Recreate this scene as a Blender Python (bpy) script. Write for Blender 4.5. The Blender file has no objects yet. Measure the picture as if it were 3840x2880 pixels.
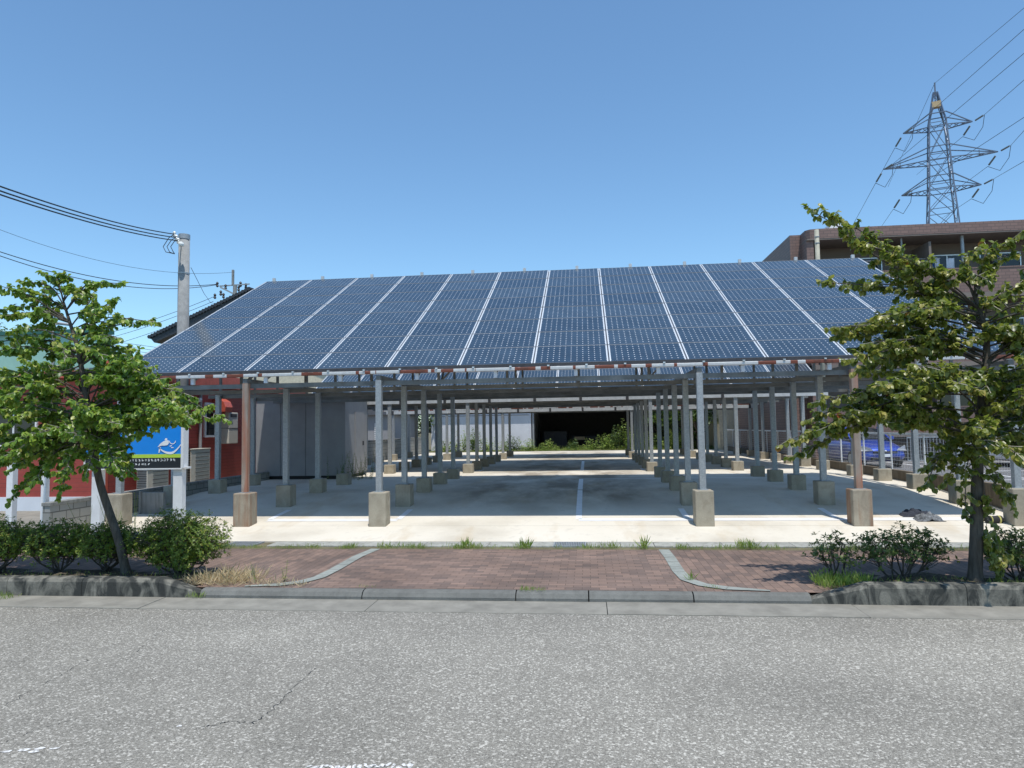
import bpy, math, random
import numpy as np
from mathutils import Vector, Matrix
random.seed(7); rng = np.random.default_rng(7)
SC = bpy.context.scene
COL = SC.collection
R = math.radians

# ---------------------------------------------------------------- camera, sky, sun
CZ = 1.65; FPX = 2597.2; YAW = .1067; PIT = .0629; ROL = -.0161
c_, s_ = math.cos(YAW), math.sin(YAW)
_r = Vector((c_, s_, 0)); _f = Vector((-s_, c_, 0)); _u = Vector((0, 0, 1))
_f2 = _f*math.cos(PIT)+_u*math.sin(PIT); _u2 = _u*math.cos(PIT)-_f*math.sin(PIT)
_r3 = _r*math.cos(ROL)+_u2*math.sin(ROL); _u3 = _u2*math.cos(ROL)-_r*math.sin(ROL)
cam = bpy.data.cameras.new('camera'); camo = bpy.data.objects.new('camera', cam); COL.objects.link(camo)
M = Matrix((_r3, _u3, -_f2)).transposed().to_4x4(); M.translation = Vector((0, 0, CZ)); camo.matrix_world = M
cam.sensor_width = 36; cam.lens = 36*FPX/3840; cam.clip_end = 3000; cam.clip_start = .1
SC.camera = camo
def at(px, py, y):
    """point of the photograph (3840 x 2880) at distance y: used for measuring positions"""
    d = _f2+_r3*((px-1920)/FPX)-_u3*((py-1440)/FPX)
    return Vector((0, 0, CZ))+d*(y/d.y)

SUN = Vector((.13, -.30, 1)).normalized()
w = bpy.data.worlds.new('World'); SC.world = w; w.use_nodes = True
wn = w.node_tree.nodes; wl = w.node_tree.links
sky = wn.new('ShaderNodeTexSky'); sky.sky_type = 'NISHITA'; sky.sun_disc = False
sky.sun_elevation = math.asin(SUN.z); sky.sun_rotation = math.atan2(SUN.x, SUN.y)
sky.air_density = 1.0; sky.dust_density = .4; sky.ozone_density = 1.6; sky.altitude = 0
bg = wn['Background']; bg.inputs[1].default_value = .132
tint = wn.new('ShaderNodeMix'); tint.data_type = 'RGBA'; tint.blend_type = 'MULTIPLY'; tint.inputs[0].default_value = 1
tint.inputs[7].default_value = (1.04, 1.32, 1.42, 1); wl.new(sky.outputs[0], tint.inputs[6]); wl.new(tint.outputs[2], bg.inputs[0])
sl = bpy.data.lights.new('sun', 'SUN'); sl.energy = 4.3; sl.angle = R(.53); sl.color = (1, .955, .89)
so = bpy.data.objects.new('sun', sl); COL.objects.link(so); so.rotation_euler = SUN.to_track_quat('Z', 'Y').to_euler()
SC.view_settings.view_transform = 'Standard'; SC.view_settings.look = 'None'
SC.view_settings.exposure = 0; SC.view_settings.gamma = 1

# ---------------------------------------------------------------- materials
class NT:
    def __init__(s, name):
        s.m = bpy.data.materials.new(name); s.m.use_nodes = True
        s.n = s.m.node_tree.nodes; s.l = s.m.node_tree.links
        s.p = s.n['Principled BSDF']; s.out = s.n['Material Output']
        s.tc = None
    def co(s, scale=None, kind='Object'):
        if s.tc is None: s.tc = s.n.new('ShaderNodeTexCoord')
        o = s.tc.outputs[kind]
        if scale is None: return o
        mp = s.n.new('ShaderNodeMapping'); mp.inputs['Scale'].default_value = scale if hasattr(scale, '__len__') else (scale,)*3
        s.l.new(o, mp.inputs[0]); return mp.outputs[0]
    def noise(s, sc, detail=4, rough=.6, vec=None, dist=0):
        t = s.n.new('ShaderNodeTexNoise'); t.inputs['Scale'].default_value = sc; t.inputs['Detail'].default_value = detail
        t.inputs['Roughness'].default_value = rough; t.inputs['Distortion'].default_value = dist
        s.l.new(vec if vec is not None else s.co(), t.inputs['Vector']); return t.outputs[0]
    def vor(s, sc, vec=None, out='Distance', feat='F1', rnd=1):
        t = s.n.new('ShaderNodeTexVoronoi'); t.inputs['Scale'].default_value = sc; t.feature = feat; t.inputs['Randomness'].default_value = rnd
        s.l.new(vec if vec is not None else s.co(), t.inputs['Vector']); return t.outputs[out]
    def ramp(s, fac, stops, mode='LINEAR'):
        t = s.n.new('ShaderNodeValToRGB'); t.color_ramp.interpolation = mode; e = t.color_ramp.elements
        while len(e) < len(stops): e.new(.5)
        for i, (p, c) in enumerate(stops):
            e[i].position = p; e[i].color = (tuple(c)+(1,)) if hasattr(c, '__len__') else (c, c, c, 1)
        s.l.new(fac, t.inputs[0]); return t.outputs[0]
    def mix(s, fac, a, b, mode='MIX'):
        t = s.n.new('ShaderNodeMix'); t.data_type = 'RGBA'; t.blend_type = mode
        for v, i in ((fac, 0), (a, 6), (b, 7)):
            if hasattr(v, 'is_linked') or isinstance(v, bpy.types.NodeSocket): s.l.new(v, t.inputs[i])
            elif i == 0: t.inputs[0].default_value = v
            else: t.inputs[i].default_value = (tuple(v)+(1,)) if hasattr(v, '__len__') else (v, v, v, 1)
        return t.outputs[2]
    def math(s, op, a, b=None, c=None):
        t = s.n.new('ShaderNodeMath'); t.operation = op
        for i, v in enumerate((a, b, c)):
            if v is None: continue
            if isinstance(v, bpy.types.NodeSocket): s.l.new(v, t.inputs[i])
            else: t.inputs[i].default_value = v
        return t.outputs[0]
    def sep(s, vec):
        t = s.n.new('ShaderNodeSeparateXYZ'); s.l.new(vec, t.inputs[0]); return t.outputs
    def attr(s, name):
        t = s.n.new('ShaderNodeAttribute'); t.attribute_name = name; return t.outputs['Fac']
    def bump(s, h, strength=.3, dist=.01):
        t = s.n.new('ShaderNodeBump'); t.inputs['Strength'].default_value = strength; t.inputs['Distance'].default_value = dist
        s.l.new(h, t.inputs['Height']); s.l.new(t.outputs[0], s.p.inputs['Normal'])
    def base(s, c):
        if isinstance(c, bpy.types.NodeSocket): s.l.new(c, s.p.inputs['Base Color'])
        else: s.p.inputs['Base Color'].default_value = tuple(c)+(1,)
    def set(s, **k):
        for a, v in k.items():
            i = s.p.inputs[a.replace('_', ' ')]
            if isinstance(v, bpy.types.NodeSocket): s.l.new(v, i)
            else: i.default_value = v
        return s

def simple(name, col, rough=.6, metal=0, var=.12, sc=6, bump=0, spec=.5):
    t = NT(name)
    n = t.noise(sc, 5, .65)
    lo = [max(0, c*(1-var*1.6)) for c in col]; hi = [min(1, c*(1+var)) for c in col]
    t.base(t.ramp(n, [(.3, lo), (.7, hi)])); t.set(Roughness=rough, Metallic=metal, Specular_IOR_Level=spec)
    if bump: t.bump(t.noise(sc*8, 3), bump, .01)
    return t.m

def streaked(name, col, dark, amt=.5, sc=5, rough=.9, bump=.25, rust=None, thr=(.46, .66), sv=(2.2, 2.2, .28), dist=0):
    """weathered concrete: blotches, run marks that go down the faces, pores"""
    t = NT(name)
    n1 = t.noise(sc*.5, 6, .65); n2 = t.noise(sc*1.6, 4, .6, t.co(sv), dist)
    base = t.ramp(n1, [(.3, [c*.78 for c in col]), (.7, [min(1, c*1.12) for c in col])])
    m = t.ramp(n2, [(thr[0], 0), (thr[1], amt)])
    b = t.mix(m, base, dark)
    if rust:
        r = t.ramp(t.noise(sc*1.1, 4, .6, t.co((1.6, 1.6, .16))), [(.44, 0), (.62, .75)])
        b = t.mix(r, b, rust)
    fine = t.noise(sc*30, 3, .7); b = t.mix(.35, b, t.ramp(fine, [(.25, .35), (.75, 1.)]), 'MULTIPLY')
    t.base(b); t.set(Roughness=rough, Specular_IOR_Level=.2); t.bump(t.noise(sc*14, 5, .7), bump, .012)
    return t.m

m_asphalt = None
def asphalt(name, lo, mid, hi, sc=62, crack=True):
    t = NT(name)
    v = t.vor(sc, out='Color'); vs = t.sep(v)[0]
    grain = t.ramp(vs, [(0, lo), (.45, mid), (.78, mid), (.93, hi), (1, [min(1, h*1.25) for h in hi])])
    v2 = t.sep(t.vor(sc*2.3, out='Color'))[1]
    grain = t.mix(.4, grain, t.ramp(v2, [(0, lo), (.6, mid), (1, hi)]))
    big = t.ramp(t.noise(.3, 6, .65), [(.3, .80), (.7, 1.12)])
    yy = t.sep(t.co())[1]; gd = t.n.new('ShaderNodeMapRange'); gd.inputs[1].default_value = 7.4; gd.inputs[2].default_value = 8.6; gd.inputs[3].default_value = 1; gd.inputs[4].default_value = .86
    t.l.new(yy, gd.inputs[0]); big = t.mix(1, big, t.ramp(gd.outputs[0], [(0, 0), (1, 1)]), 'MULTIPLY') if crack else big
    wheel = t.ramp(t.noise(.9, 4, .5, t.co((.12, 1, 1))), [(.35, .93), (.65, 1.05)])
    c = t.mix(1, grain, big, 'MULTIPLY'); c = t.mix(1, c, wheel, 'MULTIPLY')
    t.base(c); t.set(Roughness=.85, Specular_IOR_Level=.3)
    t.bump(t.math('SUBTRACT', 1.0, t.vor(sc)), .55, .01)
    return t.m

M_road = asphalt('road asphalt', (.132, .123, .104), (.262, .245, .208), (.60, .57, .50), 66)
M_lot2 = asphalt('fine asphalt', (.10, .10, .105), (.15, .15, .155), (.24, .24, .24), 60, False)
M_gutter = simple('gutter concrete', (.25, .238, .205), .9, 0, .16, 3, .3, .2)
M_kerb = streaked('kerb stone', (.235, .225, .19), (.035, .038, .036), .92, 1.5, .92, .5, thr=(.38, .56), sv=(1.6, 1.6, .7), dist=1.2)
M_kerblow = streaked('low kerb stone', (.19, .19, .175), (.11, .11, .10), .4, 3, .92, .5)
M_strip = streaked('paving edging', (.33, .35, .32), (.2, .22, .19), .5, 3, .9, .2)
M_cover = streaked('gutter cover concrete', (.42, .42, .38), (.2, .2, .17), .6, 3, .92, .35)
M_foot = streaked('footing concrete', (.44, .395, .31), (.20, .165, .12), .4, 2.6, .92, .35, None, (.42, .66), (.9, .9, .6), 1.0)
M_footr = streaked('rust stained footing concrete', (.42, .37, .29), (.17, .13, .10), .4, 2.6, .92, .35, (.27, .13, .07), (.42, .66), (.9, .9, .6), 1.0)
M_block = streaked('block wall concrete', (.30, .30, .28), (.10, .10, .09), .6, 3, .92, .35)
M_lowwall = streaked('low wall concrete', (.22, .18, .13), (.10, .08, .055), .6, 3, .92, .3)
M_soil = simple('planter soil', (.10, .085, .062), .95, 0, .35, 12, .8, .1)
M_earth = simple('earth', (.16, .14, .09), .95, 0, .3, 1.5, .5, .1)
M_white = simple('white paint', (.78, .78, .78), .45, 0, .06, 5)
def wornpaint():
    t = NT('worn road paint'); c = t.ramp(t.noise(45, 4, .7), [(.40, (.30, .29, .27)), (.55, (.68, .67, .64)), (.8, (.8, .79, .76))]); t.base(c); t.set(Roughness=.8); t.bump(t.noise(60, 3), .4, .006); return t.m
M_worn = wornpaint()
M_galv = None
def galv():
    t = NT('galvanised steel')
    v = t.sep(t.vor(38, out='Color'))[0]
    c = t.ramp(v, [(0, (.30, .325, .34)), (1, (.41, .43, .44))])
    st = t.ramp(t.noise(3, 5, .6, t.co((3, 3, .4))), [(.45, 0), (.75, .45)])
    c = t.mix(st, c, (.27, .29, .30)); t.base(c); t.set(Metallic=.35, Roughness=.5); return t.m
M_galv = galv()
def rustpaint():
    t = NT('weathered eave pipe steel')
    x = t.co((.9, .001, .001)); n = t.noise(1.35, 3, .6, x)
    c = t.ramp(n, [(0, (.60, .61, .61)), (.505, (.60, .61, .61)), (.51, (.20, .06, .035)), (.6, (.15, .05, .03))], 'CONSTANT')
    c = t.mix(.3, c, t.ramp(t.noise(14, 4), [(.3, .5), (.7, 1)]), 'MULTIPLY')
    t.base(c); t.set(Roughness=.5, Metallic=.15); return t.m
M_pipe = rustpaint()
M_rustpost = streaked('rust streaked galvanised steel', (.40, .36, .31), (.30, .20, .15), .5, 4, .6, .1, (.42, .16, .09), (.3, .6))
M_channel = simple('pale steel and sunlit channel', (.55, .57, .58), .5, .1, .1)  # pale tone also stands for sunlight on the rear carports' front channel
M_frame = simple('panel frame', (.45, .47, .49), .4, .5, .05)
M_frame2 = simple('anodised rail', (.26, .28, .31), .45, .3, .05)
M_seam = simple('panel joint', (.19, .19, .2), .7)
M_back = simple('white backsheet', (.62, .62, .60), .7, 0, .04)
M_beam = simple('dark galvanised beam', (.20, .205, .20), .6, .2, .25, 2)  # galvanised steel in a darker tone for members under the panels
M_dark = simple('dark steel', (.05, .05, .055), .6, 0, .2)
M_alu = simple('aluminium', (.7, .71, .72), .35, .6, .05)
M_black = simple('black', (.012, .012, .013), .5)

def panel_mat():
    t = NT('solar cells')
    uv = t.sep(t.co(None, 'UV')); u, v = uv[0], uv[1]
    mu, mv = .014, .003
    cu = t.math('DIVIDE', t.math('SUBTRACT', u, mu), 1-2*mu); cv = t.math('DIVIDE', t.math('SUBTRACT', v, mv), 1-2*mv)
    fu = t.math('ABSOLUTE', t.math('SUBTRACT', t.math('FRACT', t.math('MULTIPLY', cu, 12)), .5))
    fv = t.math('ABSOLUTE', t.math('SUBTRACT', t.math('FRACT', t.math('MULTIPLY', cv, 8)), .5))
    corner = t.math('GREATER_THAN', t.math('ADD', fu, fv), .87)
    gap = t.math('GREATER_THAN', t.math('MAXIMUM', fu, fv), .4915)
    inside = t.math('MULTIPLY', t.math('MULTIPLY', t.math('GREATER_THAN', cu, 0), t.math('LESS_THAN', cu, 1)),
                    t.math('MULTIPLY', t.math('GREATER_THAN', cv, 0), t.math('LESS_THAN', cv, 1)))
    white = t.math('MAXIMUM', t.math('MAXIMUM', corner, t.math('MULTIPLY', gap, .2)), t.math('SUBTRACT', 1.0, inside))
    oi = t.n.new('ShaderNodeObjectInfo')
    cell = t.ramp(oi.outputs['Random'], [(0, (.024, .042, .066)), (1, (.040, .062, .088))])
    blot = t.ramp(t.noise(2.2, 4, .6), [(.35, .85), (.7, 1.25)]); cell = t.mix(1, cell, blot, 'MULTIPLY')
    c = t.mix(white, cell, (.62, .65, .67)); t.base(c)
    t.set(Roughness=t.ramp(t.noise(3, 4), [(.3, .10), (.7, .2)]), IOR=1.5, Coat_Weight=.0)
    return t.m
M_cell = panel_mat()

def pavers(name, rot):
    t = NT(name)
    mp = t.n.new('ShaderNodeMapping'); mp.inputs['Rotation'].default_value = (0, 0, rot); t.l.new(t.co(), mp.inputs[0])
    b = t.n.new('ShaderNodeTexBrick'); t.l.new(mp.outputs[0], b.inputs[0])
    b.inputs['Color1'].default_value = (.275, .19, .15, 1); b.inputs['Color2'].default_value = (.15, .115, .10, 1)
    b.inputs['Mortar'].default_value = (.085, .062, .052, 1); b.inputs['Scale'].default_value = 1
    b.inputs['Mortar Size'].default_value = .0035; b.inputs['Brick Width'].default_value = .228; b.inputs['Row Height'].default_value = .114
    b.inputs['Bias'].default_value = -.12; b.offset = .5
    if rot: b.offset = .5
    dirt = t.ramp(t.noise(.8, 5, .6), [(.35, .72), (.65, 1.05)])
    fine = t.ramp(t.noise(60, 3, .7), [(.2, .75), (.8, 1.15)])
    c = t.mix(1, b.outputs[0], dirt, 'MULTIPLY'); c = t.mix(1, c, fine, 'MULTIPLY')
    t.base(c); t.set(Roughness=.88, Specular_IOR_Level=.25); t.bump(t.math('SUBTRACT', 1.0, b.outputs[1]), .4, .004); return t.m
M_pave = pavers('clay pavers', 0); M_paver = pavers('clay pavers laid lengthwise', R(90))

def lot_mat():
    t = NT('lot concrete')
    n = t.noise(.5, 7, .62); base = t.ramp(n, [(.3, (.50, .45, .365)), (.5, (.645, .595, .50)), (.75, (.70, .65, .56))])
    # dark tyre dirt in the lanes
    xyz = t.sep(t.co()); x, y = xyz[0], xyz[1]
    def band(v, a, b, e):
        r = t.n.new('ShaderNodeMapRange'); r.inputs[1].default_value = a-e; r.inputs[2].default_value = a+e; t.l.new(v, r.inputs[0])
        q = t.n.new('ShaderNodeMapRange'); q.inputs[1].default_value = b-e; q.inputs[2].default_value = b+e; t.l.new(v, q.inputs[0])
        return t.math('MULTIPLY', r.outputs[0], t.math('SUBTRACT', 1.0, q.outputs[0]))
    lane = t.math('MULTIPLY', band(x, -3.6, 1.8, .8), band(y, 16.5, 46, 1.2))
    nn = t.ramp(t.noise(.75, 6, .65, t.co((1, .45, 1))), [(.36, 0), (.6, .66)])
    c = t.mix(t.math('MULTIPLY', lane, nn), base, (.13, .095, .055))
    # brown run stains on the sloping apron
    st = t.ramp(t.noise(1.3, 5, .6, t.co((1, .3, 1))), [(.54, 0), (.72, .5)]); c = t.mix(st, c, (.47, .36, .22))
    s2 = t.ramp(t.noise(4, 6, .7), [(.55, 0), (.75, .4)]); c = t.mix(s2, c, (.3, .27, .22))
    # expansion joints
    jx = t.math('LESS_THAN', t.math('ABSOLUTE', t.math('SUBTRACT', t.math('FRACT', t.math('DIVIDE', y, 4.1)), .5)), .0022)
    c = t.mix(t.math('MULTIPLY', jx, .5), c, (.2, .18, .15))
    t.base(c); t.set(Roughness=.9, Specular_IOR_Level=.25); t.bump(t.noise(30, 5, .7), .15, .01); return t.m
M_lot = lot_mat()

def siding(name, col, pitch=.115, vert=False, dk=.35):
    t = NT(name); xyz = t.sep(t.co()); z = xyz[2]
    f = t.math('FRACT', t.math('DIVIDE', z, pitch))
    l = t.ramp(f, [(0, 0), (.10, 1), (.97, 1), (1, 0)])
    n = t.ramp(t.noise(2, 4), [(.3, .88), (.7, 1.08)])
    c = t.mix(1, tuple(col), n, 'MULTIPLY'); c = t.mix(l, [k*dk for k in col], c); t.base(c)
    t.set(Roughness=.55); t.bump(f, .6, .02); return t.m
M_red = siding('red siding', (.40, .065, .05))
M_tilebrown = None
def tile(name, c1, c2, mort, w, h):
    t = NT(name)
    mp = t.n.new('ShaderNodeMapping'); xyz = t.sep(t.co())
    cb = t.n.new('ShaderNodeCombineXYZ'); t.l.new(t.math('ADD', xyz[0], xyz[1]), cb.inputs[0]); t.l.new(xyz[2], cb.inputs[1])
    b = t.n.new('ShaderNodeTexBrick'); t.l.new(cb.outputs[0], b.inputs[0])
    for k, v in (('Color1', c1), ('Color2', c2), ('Mortar', mort)): b.inputs[k].default_value = tuple(v)+(1,)
    b.inputs['Scale'].default_value = 1; b.inputs['Mortar Size'].default_value = .012; b.inputs['Brick Width'].default_value = w; b.inputs['Row Height'].default_value = h
    b.offset = 0.5
    t.base(b.outputs[0]); t.set(Roughness=.6); return t.m
M_tile = tile('brown wall tile', (.24, .15, .125), (.19, .12, .10), (.13, .09, .075), .3, .13)
M_balc = simple('brown render', (.20, .165, .14), .8, 0, .08, 1)
M_blk = tile('concrete block courses', (.31, .31, .29), (.25, .25, .23), (.12, .12, .11), .39, .19)
M_glass = NT('window glass'); M_glass.base((.02, .025, .03)); M_glass.set(Roughness=.05, IOR=1.5); M_glass = M_glass.m
M_roofdk = simple('dark roof tile', (.035, .038, .045), .5, 0, .3, 8, .4)
M_cream = simple('cream render', (.62, .56, .42), .8)
M_greyp = simple('grey panel', (.31, .31, .32), .6, 0, .08, 1.5)
M_whitew = simple('white wall sheet', (.66, .68, .72), .6, 0, .06, 1)
M_green = simple('pale green cladding', (.33, .55, .45), .6, 0, .08, 1)
M_greendk = simple('dark green trim', (.03, .13, .11), .6)
M_beige = simple('beige casing', (.58, .55, .48), .5, 0, .06)
M_polebeige = simple('weathered cream pole', (.36, .35, .28), .7)
M_redpaint = simple('red painted metal', (.5, .10, .06), .45)
M_pole = simple('pole concrete', (.27, .275, .27), .85, 0, .14, 7, .3)
M_cable = simple('cable', (.03, .035, .045), .6)
M_pyl = simple('pylon steel', (.15, .19, .26), .5, .3, .15)
M_yel = simple('yellow plate', (.55, .40, .22), .6)
M_ins = simple('grey insulator', (.16, .19, .22), .4)
M_porc = simple('porcelain', (.75, .76, .72), .3)
M_bluesign = simple('sign blue', (.0, .25, .80), .4, 0, .02)
M_lime = simple('sign lime', (.50, .70, .06), .4, 0, .02)
M_signblack = simple('sign black', (.012, .015, .02), .4)
M_signwhite = simple('sign white', (.85, .87, .88), .4, 0, .02)
M_carblue = NT('blue car paint'); M_carblue.base((.015, .06, .42)); M_carblue.set(Roughness=.3, Coat_Weight=1., Coat_Roughness=.03, Metallic=.3); M_carblue = M_carblue.m
M_carwhite = NT('white car paint'); M_carwhite.base((.75, .75, .75)); M_carwhite.set(Roughness=.3, Coat_Weight=1., Coat_Roughness=.03); M_carwhite = M_carwhite.m
M_lamp = NT('headlight lens'); M_lamp.base((.7, .72, .75)); M_lamp.set(Roughness=.08, Metallic=.5); M_lamp = M_lamp.m
M_tyre = simple('tyre rubber', (.02, .02, .02), .8)
M_cloth = simple('grey cloth', (.16, .17, .18), .9, 0, .6, 14, .5)
M_cloth2 = simple('dark blue cloth', (.03, .035, .05), .9, 0, .3, 14, .5)
M_brass = simple('worn yellow', (.45, .42, .12), .7)
M_laundry = simple('white laundry', (.75, .77, .82), .9)
M_bluel = simple('blue laundry', (.03, .12, .35), .9)

def leafmat(name, stops, trans=.35, rough=.42, tint=(.30, .42, .05), spec=.5):
    t = NT(name); a = t.attr('var'); c = t.ramp(a, stops)
    t.base(c); t.set(Roughness=rough, Specular_IOR_Level=spec)
    tr = t.n.new('ShaderNodeBsdfTranslucent'); mx = t.n.new('ShaderNodeMixShader'); mx.inputs[0].default_value = trans
    cc = t.mix(.6, c, tint); t.l.new(cc, tr.inputs[0]); t.l.new(t.p.outputs[0], mx.inputs[1]); t.l.new(tr.outputs[0], mx.inputs[2]); t.l.new(mx.outputs[0], t.out.inputs[0])
    return t.m
M_leafL = leafmat('dogwood leaf green', [(0, (.055, .14, .022)), (.5, (.165, .285, .038)), (.85, (.31, .42, .065)), (1, (.45, .45, .12))], .4, .38)
M_leafR = leafmat('dogwood leaf olive', [(0, (.05, .085, .018)), (.5, (.17, .20, .034)), (.8, (.31, .31, .065)), (.985, (.44, .38, .11)), (1, (.42, .10, .03))], .4, .36)
M_az = leafmat('azalea leaf', [(0, (.065, .125, .018)), (.6, (.145, .215, .025)), (.9, (.26, .29, .035)), (1, (.27, .22, .04))], .35, .5)
M_azR = leafmat('azalea leaf dark', [(0, (.06, .10, .028)), (.6, (.13, .18, .042)), (1, (.24, .26, .06))], .3, .42)
M_weed = leafmat('weed leaf', [(0, (.14, .24, .045)), (.6, (.24, .35, .07)), (1, (.40, .42, .13))], .45, .6)
M_dry = leafmat('dry grass', [(0, (.45, .34, .19)), (.7, (.62, .50, .31)), (1, (.42, .36, .18))], .4, .7, (.7, .6, .38))
M_tree = leafmat('background leaf', [(0, (.03, .07, .02)), (.6, (.06, .12, .03)), (1, (.12, .18, .04))], .3, .5)
M_bark = streaked('bark', (.13, .115, .095), (.05, .045, .038), .6, 9, .95, .9)
M_twig = simple('twig', (.38, .35, .28), .9, 0, .3, 20)

# ---------------------------------------------------------------- mesh helpers
class MB:
    def __init__(s): s.v = []; s.f = []; s.mi = []; s.uv = {}
    def box(s, x0, x1, y0, y1, z0, z1, mi=0):
        b = len(s.v); s.v += [(x, y, z) for z in (z0, z1) for y in (y0, y1) for x in (x0, x1)]
        for q in ((0, 2, 3, 1), (4, 5, 7, 6), (0, 1, 5, 4), (2, 6, 7, 3), (0, 4, 6, 2), (1, 3, 7, 5)): s.f.append([b+i for i in q]); s.mi.append(mi)
        return s
    def quad(s, a, b, c, d, mi=0):
        n = len(s.v); s.v += [tuple(p) for p in (a, b, c, d)]; s.f.append([n, n+1, n+2, n+3]); s.mi.append(mi); return s
    def poly(s, pts, mi=0):
        n = len(s.v); s.v += [tuple(p) for p in pts]; s.f.append(list(range(n, n+len(pts)))); s.mi.append(mi); return s
    def beam(s, a, b, w, h, mi=0, up=Vector((0, 0, 1))):
        a, b = Vector(a), Vector(b); d = (b-a).normalized()
        if abs(d.dot(up)) > .98: up = Vector((0, 1, 0))
        r = d.cross(up).normalized(); u = r.cross(d)
        n = len(s.v)
        for p in (a, b):
            for i, j in ((-1, -1), (1, -1), (1, 1), (-1, 1)): s.v.append(tuple(p+r*(i*w/2)+u*(j*h/2)))
        for q in ((0, 1, 2, 3), (7, 6, 5, 4), (0, 4, 5, 1), (1, 5, 6, 2), (2, 6, 7, 3), (3, 7, 4, 0)): s.f.append([n+i for i in q]); s.mi.append(mi)
        return s
    def tube(s, pts, rad, k=6, mi=0, caps=True):
        pts = [Vector(p) for p in pts]; n = len(pts)
        if not hasattr(rad, '__len__'): rad = [rad]*n
        b = len(s.v); prev = None
        for i, p in enumerate(pts):
            d = (pts[min(i+1, n-1)]-pts[max(i-1, 0)]).normalized()
            if prev is None:
                r = d.cross(Vector((0, 0, 1)));
                if r.length < .1: r = d.cross(Vector((1, 0, 0)))
                r.normalize()
            else:
                r = (prev-d*prev.dot(d)).normalized()
            prev = r; u = r.cross(d)
            for j in range(k):
                t = 2*math.pi*j/k; s.v.append(tuple(p+(r*math.cos(t)+u*math.sin(t))*rad[i]))
        for i in range(n-1):
            for j in range(k):
                s.f.append([b+i*k+j, b+i*k+(j+1) % k, b+(i+1)*k+(j+1) % k, b+(i+1)*k+j]); s.mi.append(mi)
        if caps:
            s.f.append([b+j for j in range(k)]); s.mi.append(mi); s.f.append([b+(n-1)*k+j for j in reversed(range(k))]); s.mi.append(mi)
        return s
    def lathe(s, c, prof, k=16, mi=0):
        b = len(s.v); cx, cy, cz = c
        for r, z in prof:
            for j in range(k):
                t = 2*math.pi*j/k; s.v.append((cx+r*math.cos(t), cy+r*math.sin(t), cz+z))
        for i in range(len(prof)-1):
            for j in range(k): s.f.append([b+i*k+j, b+i*k+(j+1) % k, b+(i+1)*k+(j+1) % k, b+(i+1)*k+j]); s.mi.append(mi)
        s.f.append([b+j for j in reversed(range(k))]); s.mi.append(mi)
        s.f.append([b+(len(prof)-1)*k+j for j in range(k)]); s.mi.append(mi)
        return s
    def prism(s, prof, axis, a, b, mi=0):
        """extrude 2D profile along an axis: 'x' -> (y,z) profile, 'y' -> (x,z) profile"""
        n = len(s.v); k = len(prof)
        for t in (a, b):
            for p, q in prof: s.v.append({'x': (t, p, q), 'y': (p, t, q), 'z': (p, q, t)}[axis])
        for i in range(k): s.f.append([n+i, n+(i+1) % k, n+k+(i+1) % k, n+k+i]); s.mi.append(mi)
        s.f.append([n+i for i in reversed(range(k))]); s.mi.append(mi); s.f.append([n+k+i for i in range(k)]); s.mi.append(mi)
        return s
    def build(s, name, mats, parent=None, bevel=0, smooth=False, loc=None):
        me = bpy.data.meshes.new(name); me.from_pydata(s.v, [], s.f)
        if not isinstance(mats, (list, tuple)): mats = [mats]
        for m in mats: me.materials.append(m)
        if len(mats) > 1: me.polygons.foreach_set('material_index', s.mi)
        me.update()
        import bmesh
        bm = bmesh.new(); bm.from_mesh(me); bmesh.ops.recalc_face_normals(bm, faces=bm.faces)
        bm.to_mesh(me); bm.free()
        if smooth: me.polygons.foreach_set('use_smooth', [True]*len(me.polygons))
        o = bpy.data.objects.new(name, me); COL.objects.link(o)
        if parent: o.parent = parent
        if loc: o.location = loc
        if bevel:
            b = o.modifiers.new('bevel', 'BEVEL'); b.width = bevel; b.segments = 2; b.limit_method = 'ANGLE'
        return o
def tag(o, label=None, cat=None, group=None, kind=None):
    if label: o['label'] = label
    if cat: o['category'] = cat
    if group: o['group'] = group
    if kind: o['kind'] = kind
    return o
def struct(o, label=None, cat=None): return tag(o, label, cat, None, 'structure')
def thing(name, label, cat, loc=(0, 0, 0), group=None, rz=0):
    o = bpy.data.objects.new(name, None); COL.objects.link(o); o.location = loc; o.rotation_euler = (0, 0, rz); o.empty_display_size = .2
    return tag(o, label, cat, group)
def local(mb, loc):
    lx, ly, lz = loc; mb.v = [(x-lx, y-ly, z-lz) for x, y, z in mb.v]; return mb
def part(mb, name, mats, root, bevel=0, smooth=False, label=None):
    """mesh given in world coordinates, parented to an unrotated empty"""
    o = local(mb, root.matrix_basis.translation if root.parent is None else (0, 0, 0)).build(name, mats, root, bevel, smooth)
    if label: o['label'] = label
    return o
def dup(o, parent=None, loc=None):
    n = o.copy(); COL.objects.link(n); n.parent = parent
    if loc is not None: n.location = loc
    for ch in o.children: dup(ch, n)
    return n

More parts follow.
